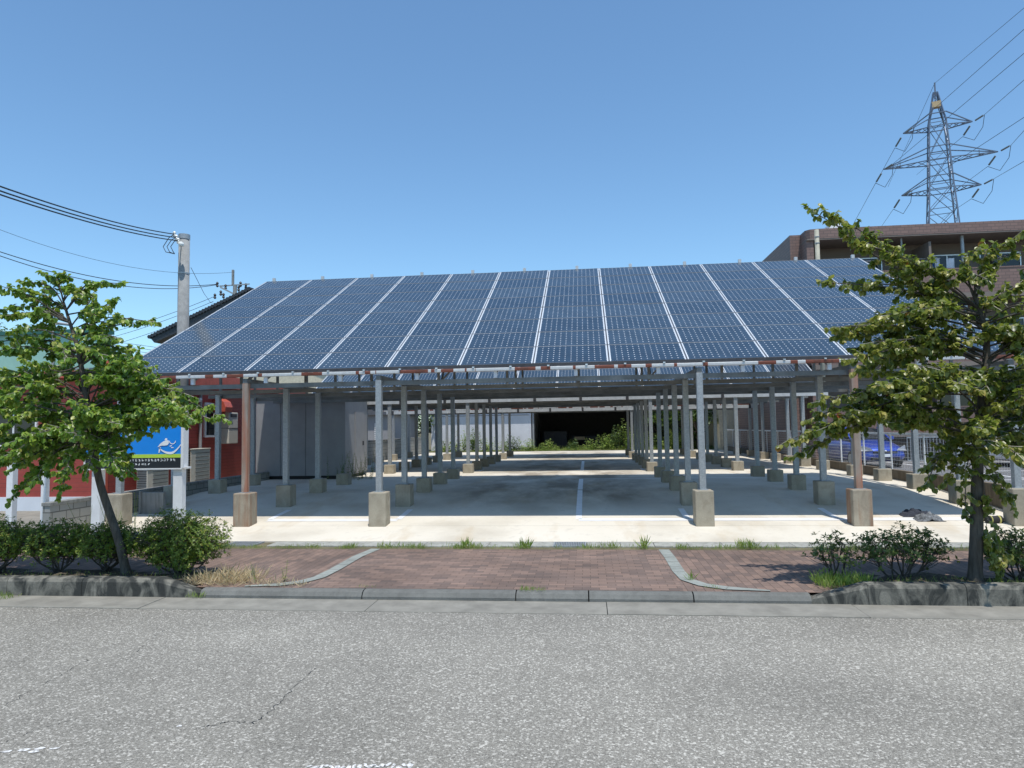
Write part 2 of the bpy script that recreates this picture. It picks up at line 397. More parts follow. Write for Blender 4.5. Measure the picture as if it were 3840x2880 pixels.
# leaf builder (numpy): many separate small folded leaves in one mesh
LV = np.array([(0, 0, 0), (.28, .30, .03), (.28, -.30, .03), (.28, 0, -.12), (.66, .27, -.10), (.66, -.27, -.10), (.68, 0, -.22), (.95, 0, -.40)], float)
LF = [(0, 3, 1), (0, 2, 3), (3, 6, 4, 1), (3, 2, 5, 6), (6, 7, 4), (6, 5, 7)]
SV = np.array([(0, 0, 0), (.5, .24, .03), (1, 0, -.05), (.5, -.24, .03)], float); SF = [(0, 3, 2, 1)]
def leaves(name, mat, P, D, N, S, parent=None, small=False, wid=1., var=None, loc=(0, 0, 0)):
    P = np.asarray(P, float)-np.array(loc); D = np.asarray(D, float); N = np.asarray(N, float); S = np.asarray(S, float)
    D /= np.linalg.norm(D, axis=1, keepdims=True)+1e-9
    B = np.cross(N, D); B /= np.linalg.norm(B, axis=1, keepdims=True)+1e-9; N = np.cross(D, B)
    V, F = (SV, SF) if small else (LV, LF)
    W = V[None, :, 0, None]*D[:, None]+V[None, :, 1, None]*wid*B[:, None]+V[None, :, 2, None]*N[:, None]
    X = (P[:, None]+W*S[:, None, None]).reshape(-1, 3); n = len(P); k = len(V)
    me = bpy.data.meshes.new(name)
    loops = []; starts = []; tot = []
    fl = [i for f in F for i in f]; ls = [len(f) for f in F]
    base = (np.arange(n)*k)[:, None]+np.array(fl)[None]; base = base.reshape(-1)
    me.vertices.add(n*k); me.vertices.foreach_set('co', X.reshape(-1))
    me.loops.add(len(base)); me.loops.foreach_set('vertex_index', base.astype(np.int32))
    nl = np.tile(np.array(ls), n); st = np.concatenate([[0], np.cumsum(nl)[:-1]])
    me.polygons.add(len(nl)); me.polygons.foreach_set('loop_start', st.astype(np.int32))
    try: me.polygons.foreach_set('loop_total', nl.astype(np.int32))
    except Exception: pass
    me.update(calc_edges=True); me.validate()
    v = rng.random(n) if var is None else np.asarray(var)
    a = me.attributes.new('var', 'FLOAT', 'POINT'); a.data.foreach_set('value', np.repeat(v, k).astype(np.float32))
    me.materials.append(mat)
    o = bpy.data.objects.new(name, me); COL.objects.link(o)
    if parent: o.parent = parent
    return o

# ---------------------------------------------------------------- ground, road, walk, lot
GZ = lambda y: float(np.interp(y, [13.08, 14.45, 16.5, 18.6, 20.2, 60], [-.485, -.36, -.18, -.03, 0, 0]))
mb = MB(); mb.quad((-900, -300, -.75), (900, -300, -.75), (900, 1200, -.75), (-900, 1200, -.75))
struct(mb.build('ground', M_earth), 'bare earth around the site')
mb = MB(); mb.quad((-120, -12, -.62), (120, -12, -.62), (120, 8.58, -.62), (-120, 8.58, -.62))
struct(mb.build('road', M_road), 'grey coarse asphalt road with pale stone chips')
mb = MB()
for i, x in enumerate(np.arange(-30, 30, 3.02)):
    mb.box(x, x+3.012, 8.58, 9.16, -.75, -.612+(.004 if i % 3 == 1 else 0))
struct(mb.build('gutter', M_gutter, bevel=.004), 'smooth concrete gutter strip beside the road')
# kerb: high sections with tapered ends, low section at the driveway
def kerb_high(xa, xb, taper, side, seg):
    objs = []
    zt, zb = -.365, -.74
    pr = [(9.15, zb), (9.165, zt-.05), (9.19, zt-.012), (9.23, zt), (9.34, zt), (9.34, zb)]
    n = int(abs(xb-xa)/seg+.999)
    for i in range(n):
        a = xa+(xb-xa)*i/n; b = xa+(xb-xa)*(i+1)/n
        m = MB(); m.prism(pr, 'x', a+.004, b-.004)
        if (side > 0 and i == 0) or (side < 0 and i == n-1):
            end = a-taper if side > 0 else b+taper
            st = a if side > 0 else b
            lo = [(p, min(q, -.555)) for p, q in pr]
            v0 = len(m.v)
            for xx, prof in ((st, pr), (st+(end-st)*.5, [(p, q if q < -.6 else -.46+(q-zt)*.6) for p, q in pr]), (end, lo)):
                for p, q in prof: m.v.append((xx, p, q))
            k = len(pr)
            for s in range(2):
                for j in range(k): m.f.append([v0+s*k+j, v0+s*k+(j+1) % k, v0+(s+1)*k+(j+1) % k, v0+(s+1)*k+j]); m.mi.append(0)
            m.f.append([v0+2*k+j for j in range(k)]); m.mi.append(0)
        objs.append(m)
    return objs
mk = MB()
def merge(dst, src):
    b = len(dst.v); dst.v += src.v; dst.f += [[i+b for i in f] for f in src.f]; dst.mi += src.mi
for m in kerb_high(-30, -5.95, .62, -1, 1.2): merge(mk, m)
for m in kerb_high(3.42, 30, .68, 1, 1.2): merge(mk, m)
struct(mk.build('kerb', M_kerb), 'high dark stained kerb in front of the planting strips')
mb = MB()
for a, b in ((-5.34, -3.05), (-3.04, -.98), (-.97, -.03), (-.02, 1.3), (1.31, 2.75)):
    mb.prism([(9.15, -.74), (9.152, -.575), (9.19, -.525), (9.24, -.505), (9.31, -.502), (9.31, -.74)], 'x', a, b-.006)
struct(mb.build('driveway_kerb', M_kerblow), 'low rounded kerb across the driveway entrance')
def strip_pts(xs): return xs
mb = MB(); mb.quad((-3.83, 9.31, -.5), (1.2, 9.31, -.5), (1.2, 12.33, -.5), (-3.83, 12.33, -.5))
struct(mb.build('driveway_pavement', M_pave), 'red brown clay pavers across the driveway')
mb = MB(); mb.quad((-60, 9.31, -.504), (-3.83, 9.31, -.504), (-3.83, 12.33, -.504), (-60, 12.33, -.504)); mb.quad((1.2, 9.31, -.504), (60, 9.31, -.504), (60, 12.33, -.504), (1.2, 12.33, -.504))
struct(mb.build('pavement', M_paver), 'red brown clay pavers of the footway beside the driveway')
# curved edging strips
for nm, pts in (('left', [(-3.84, 12.33), (-3.93, 11.6), (-3.93, 10.5), (-3.96, 9.95), (-4.1, 9.64), (-4.35, 9.46), (-4.8, 9.35)]),
                ('right', [(1.27, 12.33), (1.29, 11.6), (1.29, 10.5), (1.33, 9.98), (1.5, 9.66), (1.78, 9.48), (2.3, 9.35)])):
    mb = MB(); P = [Vector((x, y, -.492)) for x, y in pts]
    for i in range(len(P)-1):
        def off(j):
            d = (P[min(j+1, len(P)-1)]-P[max(j-1, 0)]).normalized(); return Vector((-d.y, d.x, 0))*(.03 if j == len(P)-1 else .09)
        a, b = P[i], P[i+1]; oa, ob = off(i), off(i+1)
        nseg = 3 if i < 2 else 1
        for k in range(nseg):
            t0 = k/nseg; t1 = (k+1)/nseg-.012
            q = [a.lerp(b, t0)-oa.lerp(ob, t0), a.lerp(b, t1)-oa.lerp(ob, t1), a.lerp(b, t1)+oa.lerp(ob, t1), a.lerp(b, t0)+oa.lerp(ob, t0)]
            mb.quad(*q)
    struct(mb.build('paving_edging', M_strip), 'pale curved edging strip on the %s side of the driveway' % nm)
# planting soil
mb = MB()
for x0, x1 in ((-30, -5.5), (3.1, 30)):
    nx = int((x1-x0)/.25)
    for i in range(nx):
        for j in range(4):
            def h(a, b): return -.425+.02*math.sin(a*3.1)+.02*math.sin(a*7.3+b*9)-(.07 if b > 10.1 else 0)-(max(0, .55-abs(a-(-5.5 if x1 < 0 else 3.1)))*.14 if True else 0)
            xa = x0+(x1-x0)*i/nx; xb = x0+(x1-x0)*(i+1)/nx; ya = 9.34+j*.26; yb = ya+.26
            mb.quad((xa, ya, h(xa, ya)), (xb, ya, h(xb, ya)), (xb, yb, h(xb, yb)), (xa, yb, h(xa, yb)))
struct(mb.build('planting_soil', M_soil), 'dark leaf littered soil behind the high kerb')
# roadside gutter covers
mb = MB()
for i, x in enumerate(np.arange(-24.05, 24, .6)):
    if -.7 < x+.3 < 0 or -7.0 < x+.3 < -6.2: continue
    mb.box(x+.004, x+.596, 12.62, 13.07, -.6, -.488+random.uniform(-.003, .003))
struct(mb.build('gutter_cover', M_cover, bevel=.008), 'row of concrete gutter lids in front of the car park')
mb = MB(); mb.quad((-60, 12.33, -.51), (60, 12.33, -.51), (60, 13.1, -.51), (-60, 13.1, -.51))
struct(mb.build('verge', M_earth), 'narrow earth joint between pavers and gutter lids')
def grate(x0, lab):
    r = thing('drain_grate', lab, 'drain grate', (x0, 12.62, -.5))
    m = MB(); m.box(x0, x0+.6, 12.62, 12.65, -.53, -.484); m.box(x0, x0+.6, 13.04, 13.07, -.53, -.484); m.box(x0, x0+.03, 12.65, 13.04, -.53, -.484); m.box(x0+.57, x0+.6, 12.65, 13.04, -.53, -.484)
    part(m, 'frame', M_galv, r)
    m = MB()
    for k in range(17): m.box(x0+.045+k*.031, x0+.057+k*.031, 12.65, 13.04, -.53, -.487)
    for k in range(4): m.box(x0+.03, x0+.57, 12.72+k*.08, 12.727+k*.08, -.52, -.489)
    part(m, 'bars', M_galv, r)
grate(-.66, 'steel mesh drain grate in front of the driveway pavers'); grate(-6.9, 'steel mesh drain grate near the trimmed azalea at left')
# car park slab
mb = MB(); ys = [13.08, 14.45, 16.5, 17.5, 18.6, 19.4, 20.2, 25, 35, 47.5]
for a, b in zip(ys[:-1], ys[1:]): mb.quad((-10.9, a, GZ(a)), (8.7, a, GZ(a)), (8.7, b, GZ(b)), (-10.9, b, GZ(b)))
mb.quad((-10.9, 13.08, -.75), (8.7, 13.08, -.75), (8.7, 13.08, -.485), (-10.9, 13.08, -.485))
struct(mb.build('car_park', M_lot), 'pale concrete car park floor sloping down to the street')
# painted bay lines
mb = MB()
def line(x0, y0, x1, y1, wd=.13, n=8):
    a, b = Vector((x0, y0, 0)), Vector((x1, y1, 0)); d = (b-a).normalized(); o = Vector((-d.y, d.x, 0))*wd/2
    for i in range(n):
        p = a.lerp(b, i/n); q = a.lerp(b, (i+1)/n)
        v = []
        for s in (p-o, q-o, q+o, p+o): v.append((s.x, s.y, GZ(s.y)+.004))
        mb.quad(*v)
for b0 in (14.95, 26.3):
    y1 = b0+7.1
    line(-.22, b0, -.22, y1)
for x in (-7.1, -4.15, 2.05, 5.05): line(x, 14.95, x, 16.0)
for x in (-4.15, 2.05, 5.05): line(x, 26.3, x, 27.4)
line(-7.1, 14.9, -4.15, 14.9, .24, 1); line(-.22, 14.9, 8.4, 14.9, .24, 1)
line(-.22, 22.05, 8.4, 22.05, .1, 1)
struct(mb.build('parking_lines', M_white), 'white painted bay lines on the concrete floor')
# right-hand lot, left yard, rear strip
mb = MB(); mb.quad((8.86, 13.1, -.25), (60, 13.1, -.25), (60, 18, 0), (8.86, 18, 0)); mb.quad((8.86, 18, 0), (60, 18, 0), (60, 60, 0), (8.86, 60, 0))
struct(mb.build('side_lot', M_lot2), 'grey asphalt of the neighbouring car park')
mb = MB()
for y in (24, 26.6, 29.2): mb.quad((12.2, y, .004), (17, y, .004), (17, y+.12, .004), (12.2, y+.12, .004))
mb.quad((9.3, 20.4, .004), (17, 20.4, .004), (17, 20.52, .004), (9.3, 20.52, .004)); mb.quad((12.1, 20.5, .004), (12.22, 20.5, .004), (12.22, 30, .004), (12.1, 30, .004))
struct(mb.build('side_lot_lines', M_white), 'white bay lines in the neighbouring car park')
mb = MB(); mb.quad((-60, 13.1, -.42), (-11.1, 13.1, -.42), (-11.1, 60, -.1), (-60, 60, -.1))
struct(mb.build('yard', M_gutter), 'pale concrete yard around the red building')
mb = MB(); mb.quad((-60, 47.5, -.02), (60, 47.5, -.02), (60, 120, -.02), (-60, 120, -.02))
struct(mb.build('rear_ground', M_earth), 'overgrown earth behind the car park')
# worn road paint
mb = MB()
def blob(cx, cy, rx, ry, n=11, ang=0):
    pts = []
    for k in range(n):
        t = 2*math.pi*k/n; r = random.uniform(.65, 1.1); dx, dy = rx*r*math.cos(t), ry*r*math.sin(t)
        pts.append((cx+dx*math.cos(ang)-dy*math.sin(ang), cy+dx*math.sin(ang)+dy*math.cos(ang), -.616))
    mb.poly(pts)
def groundpt(px, py, z):
    d = _f2+_r3*((px-1920)/FPX)-_u3*((py-1440)/FPX); return Vector((0, 0, CZ))+d*((z-CZ)/d.z)
for px, py, rx in ((25, 2817, .05), (90, 2812, .05), (125, 2818, .05), (150, 2806, .04), (205, 2806, .05), (672, 2722, .025)):
    g = groundpt(px, py, -.616); blob(g.x, g.y, rx, .022, ang=.35)
for k in range(19):
    g = groundpt(1160+k*21, 2872+random.uniform(-5, 6), -.616); blob(g.x, g.y, random.uniform(.018, .045), random.uniform(.012, .028), ang=random.uniform(0, 3))
struct(mb.build('road_marking', M_worn), 'worn remnants of white paint on the road')

def crack(pts, wdt, lab):
    rs_ = random.Random(len(pts)*7+int(pts[0][0])); G = [groundpt(px, py, -.616) for px, py in pts]; P = []
    for a, b in zip(G[:-1], G[1:]):
        for k in range(14): q = a.lerp(b, k/14); P.append(Vector((q.x+rs_.gauss(0, .012), q.y+rs_.gauss(0, .012), -.6165)))
    m = MB()
    for i in range(len(P)-1):
        d = (P[i+1]-P[i]).normalized(); o = Vector((-d.y, d.x, 0))*wdt*rs_.uniform(.2, 1)*.5; o2 = o*rs_.uniform(.5, 1.2)
        if rs_.random() < .12: continue
        m.quad(P[i]-o, P[i+1]-o2, P[i+1]+o2, P[i]+o)
    struct(m.build('road_crack', M_black), lab)
crack([(0, 2655), (110, 2590), (250, 2520), (330, 2470)], .006, 'thin crack at the left of the road')
crack([(0, 2790), (120, 2740), (300, 2690)], .005, 'short crack beside the worn paint at left')
crack([(760, 2725), (860, 2705), (950, 2712), (1010, 2670), (1110, 2565), (1190, 2500)], .008, 'branching crack in the middle left of the road')
crack([(640, 2350), (560, 2400), (470, 2480)], .005, 'faint crack near the gutter at left')
# ---------------------------------------------------------------- solar carports
P_, Q_, AL = 1.58, 1.0474, .4547
X0, YE, ZE = -10.575, 14.41, 2.97
POSTX = [-10.33, -7.41, -4.42, 2.30, 5.31, 8.23]
cA, sA = math.cos(AL), math.sin(AL)
def panel_mesh():
    m = MB(); W_, H_ = 1.562, 1.034
    m.box(.011, W_-.011, .011, H_-.011, .012, .034); m.box(.011, W_-.011, .011, H_-.011, .004, .010, 2)
    m.box(0, W_, 0, .011, 0, .04, 3); m.box(0, W_, H_-.011, H_, 0, .04, 3); m.box(0, .011, .011, H_-.011, 0, .04, 1); m.box(W_-.011, W_, .011, H_-.011, 0, .04, 1)
    me = bpy.data.meshes.new('solar_panel'); me.from_pydata(m.v, [], m.f); me.materials.append(M_cell); me.materials.append(M_frame); me.materials.append(M_back); me.materials.append(M_frame2); me.polygons.foreach_set('material_index', m.mi)
    uv = me.uv_layers.new(name='UVMap')
    for lp in me.loops:
        v = me.vertices[lp.vertex_index].co; uv.data[lp.index].uv = ((v.x-.011)/(W_-.022), (v.y-.011)/(H_-.022))
    me.update(); return me
PM = panel_mesh()
def footing_mesh(h, mat):
    m = MB(); m.box(-.21, .21, -.21, .21, -h, 0); o = m.build('tmpf', mat, bevel=.018); me = o.data
    return o
def carport(yoff, nrow, rows, label, loc_lbl, skip=(), ZE=2.97, zt=2.706):
    root = thing('solar_carport', label, 'carport', (X0, YE+yoff, 0), 'solar carports one behind the other')
    bx, by = X0, YE+yoff
    Y0 = by+.04
    def L(x, y, z): return (x-bx, y-by, z)
    def add(name, mats, fn, bevel=0, label=None):
        m = MB(); fn(m); o = m.build(name, mats, root, bevel)
        if label: o['label'] = label
        return o
    for j in range(nrow):
        for i in range(12):
            o = bpy.data.objects.new('solar_panel', PM); COL.objects.link(o); o.parent = root
            o.location = (i*P_+.0105, j*Q_*cA, ZE+j*Q_*sA-.02); o.rotation_euler = (AL+random.uniform(-.004, .004), random.uniform(-.002, .002), 0)
    last = rows[-1]
    for r, d in enumerate(rows):
        gy = Y0+d; g = GZ(gy)
        for k, x in enumerate(POSTX):
            if (r, k) in skip: continue
            rusty = (yoff == 0 and r == 0 and k in (1, 4))
            o = add('footing', M_footr if rusty else M_foot, lambda m: m.box(x-bx-.185, x-bx+.185, gy-by-.185, gy-by+.185, g-.12, .333), .02)
            if (yoff == 0 and (r, k) in ((3, 1),)): continue
            add('post', M_rustpost if rusty else M_galv, lambda m: m.box(x-bx-.0625, x-bx+.0625, gy-by-.0625, gy-by+.0625, .325, zt), .006)
            add('base_plate', M_galv, lambda m: m.box(x-bx-.1, x-bx+.1, gy-by-.1, gy-by+.1, .333, .345))
        # beams across, behind the post heads
        add('cross_beam', M_beam, lambda m: m.box(-.1, 12*P_+.1, gy-by+.066, gy-by+.15, zt-.1, zt-.005) or m.box(-.1, 12*P_+.1, gy-by+.076, gy-by+.16, zt-.004, zt+.004))
    for k, x in enumerate(POSTX):
        add('long_beam', M_beam, lambda m: m.box(x-bx-.05, x-bx+.05, -.02, last+.5, zt+.006, zt+.106))
    RX = [POSTX[0]+(POSTX[5]-POSTX[0])*i/11 for i in range(12)]
    yb = nrow*Q_*cA
    for x in RX:
        xx = x-bx
        add('rafter', M_beam, lambda m: m.beam((xx, .06, ZE-.16+.06*math.tan(AL)), (xx, yb+.16, ZE-.16+(yb+.16)*math.tan(AL)), .07, .1))
        m = MB(); m.box(xx-.035, xx+.035, .0, .07, zt, ZE-.13); m.build('stub_post', M_whitew if yoff == 0 else M_galv, root)
        add('rafter_end', M_channel, lambda m: m.box(xx-.045, xx+.045, yb+.03, yb+.10, ZE+yb*math.tan(AL)-.16, ZE+yb*math.tan(AL)+.13))
        for r, d in enumerate(rows[1:]):
            zz = ZE-.2+min(d+.11, yb)*math.tan(AL)
            if d > yb: continue
            add('strut', M_beam, lambda m: m.box(xx-.03, xx+.03, d+.12, d+.18, zt+.006, zz))
    for i in range(1, 12):
        add('seam_light_block', M_dark, lambda m: m.beam((i*P_+.002, .03, ZE-.052+.02*0), (i*P_+.002, nrow*Q_*cA-.02, ZE-.052+nrow*Q_*sA), .09, .02))  # strip added under each column seam to block sun through the gap
    for j in range(nrow):
        for f in ((.0, .5) if j else (.5,)):
            yy = (j+f)*Q_*cA; z = ZE+(j+f)*Q_*sA-.035
            add('purlin', M_beam, lambda m: m.beam((0, yy+.03*sA, z-.045), (12*P_, yy+.03*sA, z-.045), .04, .05))
    # front pipe with clips
    o = add('eave_pipe', M_pipe, lambda m: m.box(-.3, 12*P_+.3, -.058, .01, ZE-.128, ZE-.06), .012, 'eave rail in worn white and rust red paint' if yoff == 0 else None)
    [add('clip', M_alu, lambda m: m.box(.3+i*.79, .345+i*.79, -.075, -.02, ZE-.057, ZE-.028)) for i in range(24)]
    add('eave_shadow_strip', M_dark, lambda m: m.box(0, 12*P_, -.036, -.014, ZE-.054, ZE+.016))  # dark strip standing for the shadow line below the panel edge
    if yoff:
        add('sunlit_channel', M_channel, lambda m: m.box(-.1, 12*P_+.1, -.055+.0, -.005, zt-.1, zt+.06))  # added pale facing; its colour carries the sunlit look of the beam
        [add('clamp', M_dark, lambda m: m.box(x-bx-.05, x-bx+.05, -.075, -.056, zt-.12, zt+.08)) for x in RX]
    # diagonal bracing
    for x in ((RX[1], RX[4], RX[7], RX[10])):
        add('brace', M_beam, lambda m: m.beam((x-bx, rows[1]+.2, zt+.05), (x-bx+.9, rows[1]+.2, ZE-.25+rows[1]*math.tan(AL)), .04, .04))
        if len(rows) > 2: add('brace', M_beam, lambda m: m.beam((x-bx+.05, rows[1]+.2, zt+.05), (x-bx+.05, rows[2]+.1, ZE-.25+rows[2]*math.tan(AL)), .04, .04))
    return root
carport(0, 8, (0, 2.05, 4.1, 6.15, 8.2), 'front solar carport nearest the street with a rust and white eave rail', '', skip={(4, 0), (4, 1)})
carport(11.12, 8, (0, 2.05, 4.1, 6.15, 8.2), 'middle solar carport seen under the front one', '', skip={(0, 0)})
carport(21.87, 5, (0, 3.3), 'rearmost solar carport in front of the weeds and open garage', '', ZE=2.74, zt=2.56)
# pale channel before the second carport's cross beam, its colour standing for sunlight
# ---------------------------------------------------------------- left boundary wall and buildings
r = thing('block_wall', 'low grey concrete block wall between the red building and the car park', 'wall', (-11, 13.1, -.5))
m = MB(); m.box(-11.08, -10.92, 13.15, 23.0, -.6, .2); part(m, 'block_courses', M_blk, r)
m = MB(); m.box(-11.1, -10.9, 13.13, 23.0, .2, .275); part(m, 'coping', M_block, r, .01)
r = thing('kerb_slab', 'grey concrete slab leaning by the block wall behind the signboard', 'slab', (-10.3, 15.2, -.3))
m = MB(); m.box(-10.6, -10.05, 15.6, 15.72, -.3, .25); m.box(-10.66, -10.6, 15.58, 15.74, -.3, .28); part(m, 'slab', M_block, r, .01)

# red building: street front at y 17.4, side at x -12.9
r = thing('red_building', 'low red weatherboard building with grey trim beside the carport', 'building', (-18, 20, 0))
m = MB(); m.box(-34, -12.9, 17.45, 30, -.02, 3.25); part(m, 'wall', M_red, r)
m = MB(); m.box(-34.02, -12.86, 17.42, 30.02, -.5, -.02); part(m, 'plinth', M_whitew, r)
m = MB(); m.beam((-23.5, 17.2, 3.3), (-23.5, 30.2, 3.6), 21.6, .1); part(m, 'roof', M_roofdk, r)
m = MB(); m.box(-34.2, -12.66, 17.1, 17.2, 3.18, 3.36); m.box(-12.7, -12.62, 17.1, 30.3, 3.2, 3.62); part(m, 'fascia', M_redpaint, r)
m = MB(); m.box(-12.96, -12.86, 17.4, 17.5, -.02, 3.24); part(m, 'corner_trim', M_redpaint, r)
def window(root, x0, x1, y0, y1, z0, z1, fr=M_white, gl=M_glass, t=.05):
    """window on a wall facing -y (x0<x1) or +x (y0<y1)"""
    if y1-y0 < .01:
        f = MB(); f.box(x0, x1, y0-.06, y0+.02, z0, z0+t); f.box(x0, x1, y0-.06, y0+.02, z1-t, z1); f.box(x0, x0+t, y0-.06, y0+.02, z0+t, z1-t); f.box(x1-t, x1, y0-.06, y0+.02, z0+t, z1-t); f.box((x0+x1)/2-.02, (x0+x1)/2+.02, y0-.05, y0+.02, z0+t, z1-t)
        g = MB(); g.box(x0+t, x1-t, y0-.025, y0-.015, z0+t, z1-t)
    else:
        f = MB(); X = x0; f.box(X-.02, X+.06, y0, y1, z0, z0+t); f.box(X-.02, X+.06, y0, y1, z1-t, z1); f.box(X-.02, X+.06, y0, y0+t, z0+t, z1-t); f.box(X-.02, X+.06, y1-t, y1, z0+t, z1-t)
        g = MB(); g.box(X+.015, X+.025, y0+t, y1-t, z0+t, z1-t)
    w_ = part(f, 'window', fr, root); g = local(g, root.matrix_basis.translation); go = g.build('pane', gl, w_); return w_
window(r, -16.3, -14.9, 17.45, 17.45, 1.35, 2.3)
window(r, -19.6, -18.2, 17.45, 17.45, 1.35, 2.3)
def onx(px, py, X):
    d = _f2+_r3*((px-1920)/FPX)-_u3*((py-1440)/FPX); return Vector((0, 0, CZ))+d*(X/d.x)
wa = onx(763, 1640, -12.9); wb = onx(806, 1512, -12.9)
window(r, -12.9, 0, wa.y, wb.y, wa.z, wb.z, t=.07)
m = MB(); m.tube([(-12.82, 21.9, 0), (-12.82, 21.9, 3.2)], .05, 8); part(m, 'downpipe', M_greyp, r)
# red ventilation hood on the side wall
m = MB(); h0 = onx(828, 1545, -12.6); h1 = onx(862, 1495, -12.6); hz = h0.z; hh = h1.z-h0.z
m.prism([(-12.9, hz), (-12.45, hz), (-12.42, hz+.35*hh), (-12.5, hz+.75*hh), (-12.68, hz+.97*hh), (-12.9, hz+hh)], 'y', h0.y, h1.y-.12); part(m, 'vent_hood', M_redpaint, r, .015)
# sloping flue below the hood
m = MB(); m.beam((-12.75, h0.y+.3, hz+.05), (-12.8, h1.y+.2, hz-.35), .2, .3); part(m, 'flue', M_redpaint, r)
q0 = onx(858, 1664, -12.5); q1 = onx(893, 1548, -12.5)
r = thing('water_heater', 'cream gas water heater box on the red wall beside the front left post', 'water heater', (-12.7, q0.y, q0.z))
m = MB(); m.box(-12.9, -12.5, q0.y, q1.y, q0.z, q1.z); part(m, 'case', M_beige, r, .02)
m = MB(); m.box(-12.54, -12.49, q0.y+.1, q1.y-.1, q1.z-.16, q1.z-.05); m.box(-12.9, -12.49, q0.y-.004, q1.y+.004, (q0.z+q1.z)/2-.01, (q0.z+q1.z)/2+.005); part(m, 'vent', M_dark, r)
r = thing('wall_lamp', 'small round white lamp on the red side wall above the narrow window', 'lamp', (-12.8, 21.5, 2.2))
m = MB(); lq = onx(748, 1500, -12.76); m.lathe(lq, [(.02, .07), (.07, .05), (.08, 0), (.06, -.05), (.02, -.07)], 14); part(m, 'globe', M_white, r, 0, True)
m = MB(); m.box(-12.9, -12.8, lq.y-.03, lq.y+.03, lq.z-.03, lq.z+.03); part(m, 'bracket', M_dark, r)

def aircon(y0, y1, z0, z1, lab):
    x0, x1 = -12.62, -12.3
    r = thing('air_conditioner', lab, 'air conditioner', ((x0+x1)/2, (y0+y1)/2, z0), 'outdoor units beside the red building')
    m = MB(); m.box(x0, x1, y0, y1, z0, z1); part(m, 'case', M_beige, r, .012)
    m = MB(); m.box(x0-.01, x1+.02, y0-.02, y1+.02, z1, z1+.025); part(m, 'lid', M_beige, r, .006)
    m = MB(); n = int((z1-z0)/.055)
    for k in range(n): z = z0+.05+k*(z1-z0-.08)/n; m.box(x0+.02, x1-.02, y0-.012, y0, z, z+.022)
    part(m, 'side_grille', M_dark, r)
    m = MB(); n = int((z1-z0)/.12)
    for k in range(n): z = z0+.06+k*(z1-z0-.06)/n; m.box(x1, x1+.012, y0+.25, y1-.05, z, z+.014)
    part(m, 'front_grille', M_dark, r)
    m = MB(); m.box(x0+.02, x1-.02, y0+.05, y0+.13, -.3, z0); m.box(x0+.02, x1-.02, y1-.13, y1-.05, -.3, z0); part(m, 'feet', M_dark, r)
aircon(18.35, 19.35, .05, .66, 'short cream outdoor air conditioner unit seen below the blue signboard')
aircon(20.5, 21.6, .1, 1.12, 'tall cream outdoor air conditioner unit right of the signboard')

r = thing('storage_cabin', 'grey panelled storage cabin in the shade under the front carport', 'cabin', (-10.2, 24.3, 0))
m = MB(); m.box(-11.38, -8.2, 22.92, 25.3, .12, 2.75); part(m, 'wall', M_greyp, r)
m = MB()
for x in (-10.5, -9.6): m.box(x-.008, x+.008, 22.905, 22.92, .12, 2.72)
part(m, 'seams', M_seam, r)
m = MB(); m.box(-11.43, -8.13, 22.88, 25.38, 2.75, 2.85); part(m, 'roof', M_greyp, r)
m = MB(); m.box(-11.3, -8.3, 23.0, 25.2, -.02, .12); part(m, 'base', M_black, r)
m = MB(); m.box(-8.2, -8.17, 23.9, 24.8, .2, 2.3); d = part(m, 'door', M_greyp, r)
m = MB(); m.box(-8.17, -8.13, 24.66, 24.72, 1.1, 1.25); local(m, (-10.2, 24.3, 0)).build('handle', M_dark, d)

# signboard on white posts
r = thing('signboard', 'wide blue signboard with a white smile emblem on two white posts', 'sign', (-8.9, 12.95, -.5))
for x in (-9.83, -8.11):
    m = MB(); m.box(x, x+.185, 12.9, 13.05, -.5, .95); part(m, 'post', M_white, r, .006)
m = MB(); m.box(-9.95, -7.93, 12.88, 13.02, .965, 2.06); part(m, 'board', M_bluesign, r)
m = MB()
m.box(-9.98, -7.9, 12.86, 13.04, .94, .965); m.box(-9.98, -7.9, 12.86, 13.04, 2.06, 2.09); m.box(-7.93, -7.88, 12.86, 13.04, .965, 2.06); m.box(-9.98, -9.95, 12.86, 13.04, .965, 2.06); m.box(-7.88, -7.78, 12.9, 12.98, .95, .99)
part(m, 'frame', M_white, r)
m = MB(); m.box(-9.95, -7.93, 12.876, 12.88, .965, 1.17); part(m, 'black_band', M_signblack, r)
m = MB(); m.box(-9.95, -7.93, 12.876, 12.88, 1.17, 1.24); part(m, 'lime_band', M_lime, r)
YS = 12.872
def sx(px): return at(px, 1700, YS).x
def sz(px, py): return at(px, py, YS).z
m = MB()
# smile arc of varying width
arc = []
for k in range(15):
    t = k/14; px = 597+t*82; py = 1680+16*math.sin(math.pi*min(1, t*1.02))**.8*1.2-(12*t if t > .6 else 0)*(t-.6)*3
    arc.append((sx(px), sz(px, py)))
for k in range(14):
    wd = .012+.012*math.sin(math.pi*k/14)
    (a, b), (c, d) = arc[k], arc[k+1]; m.quad((a, YS, b-wd), (c, YS, d-wd), (c, YS, d+wd), (a, YS, b+wd))
def ppoly(pts): m.poly([(sx(px), YS, sz(px, py)) for px, py in pts])
ppoly([(590, 1677), (600, 1664), (612, 1655), (624, 1650), (632, 1652), (633, 1661), (628, 1669), (618, 1671), (606, 1671)])
ppoly([(596, 1680), (603, 1677), (601, 1688), (598, 1698), (594, 1698)])
ppoly([(616, 1650), (620, 1643), (626, 1644), (627, 1649), (620, 1651)])
ppoly([(635, 1672), (643, 1669), (645, 1672), (637, 1675)]); ppoly([(640, 1677), (650, 1677), (651, 1680), (642, 1680)])
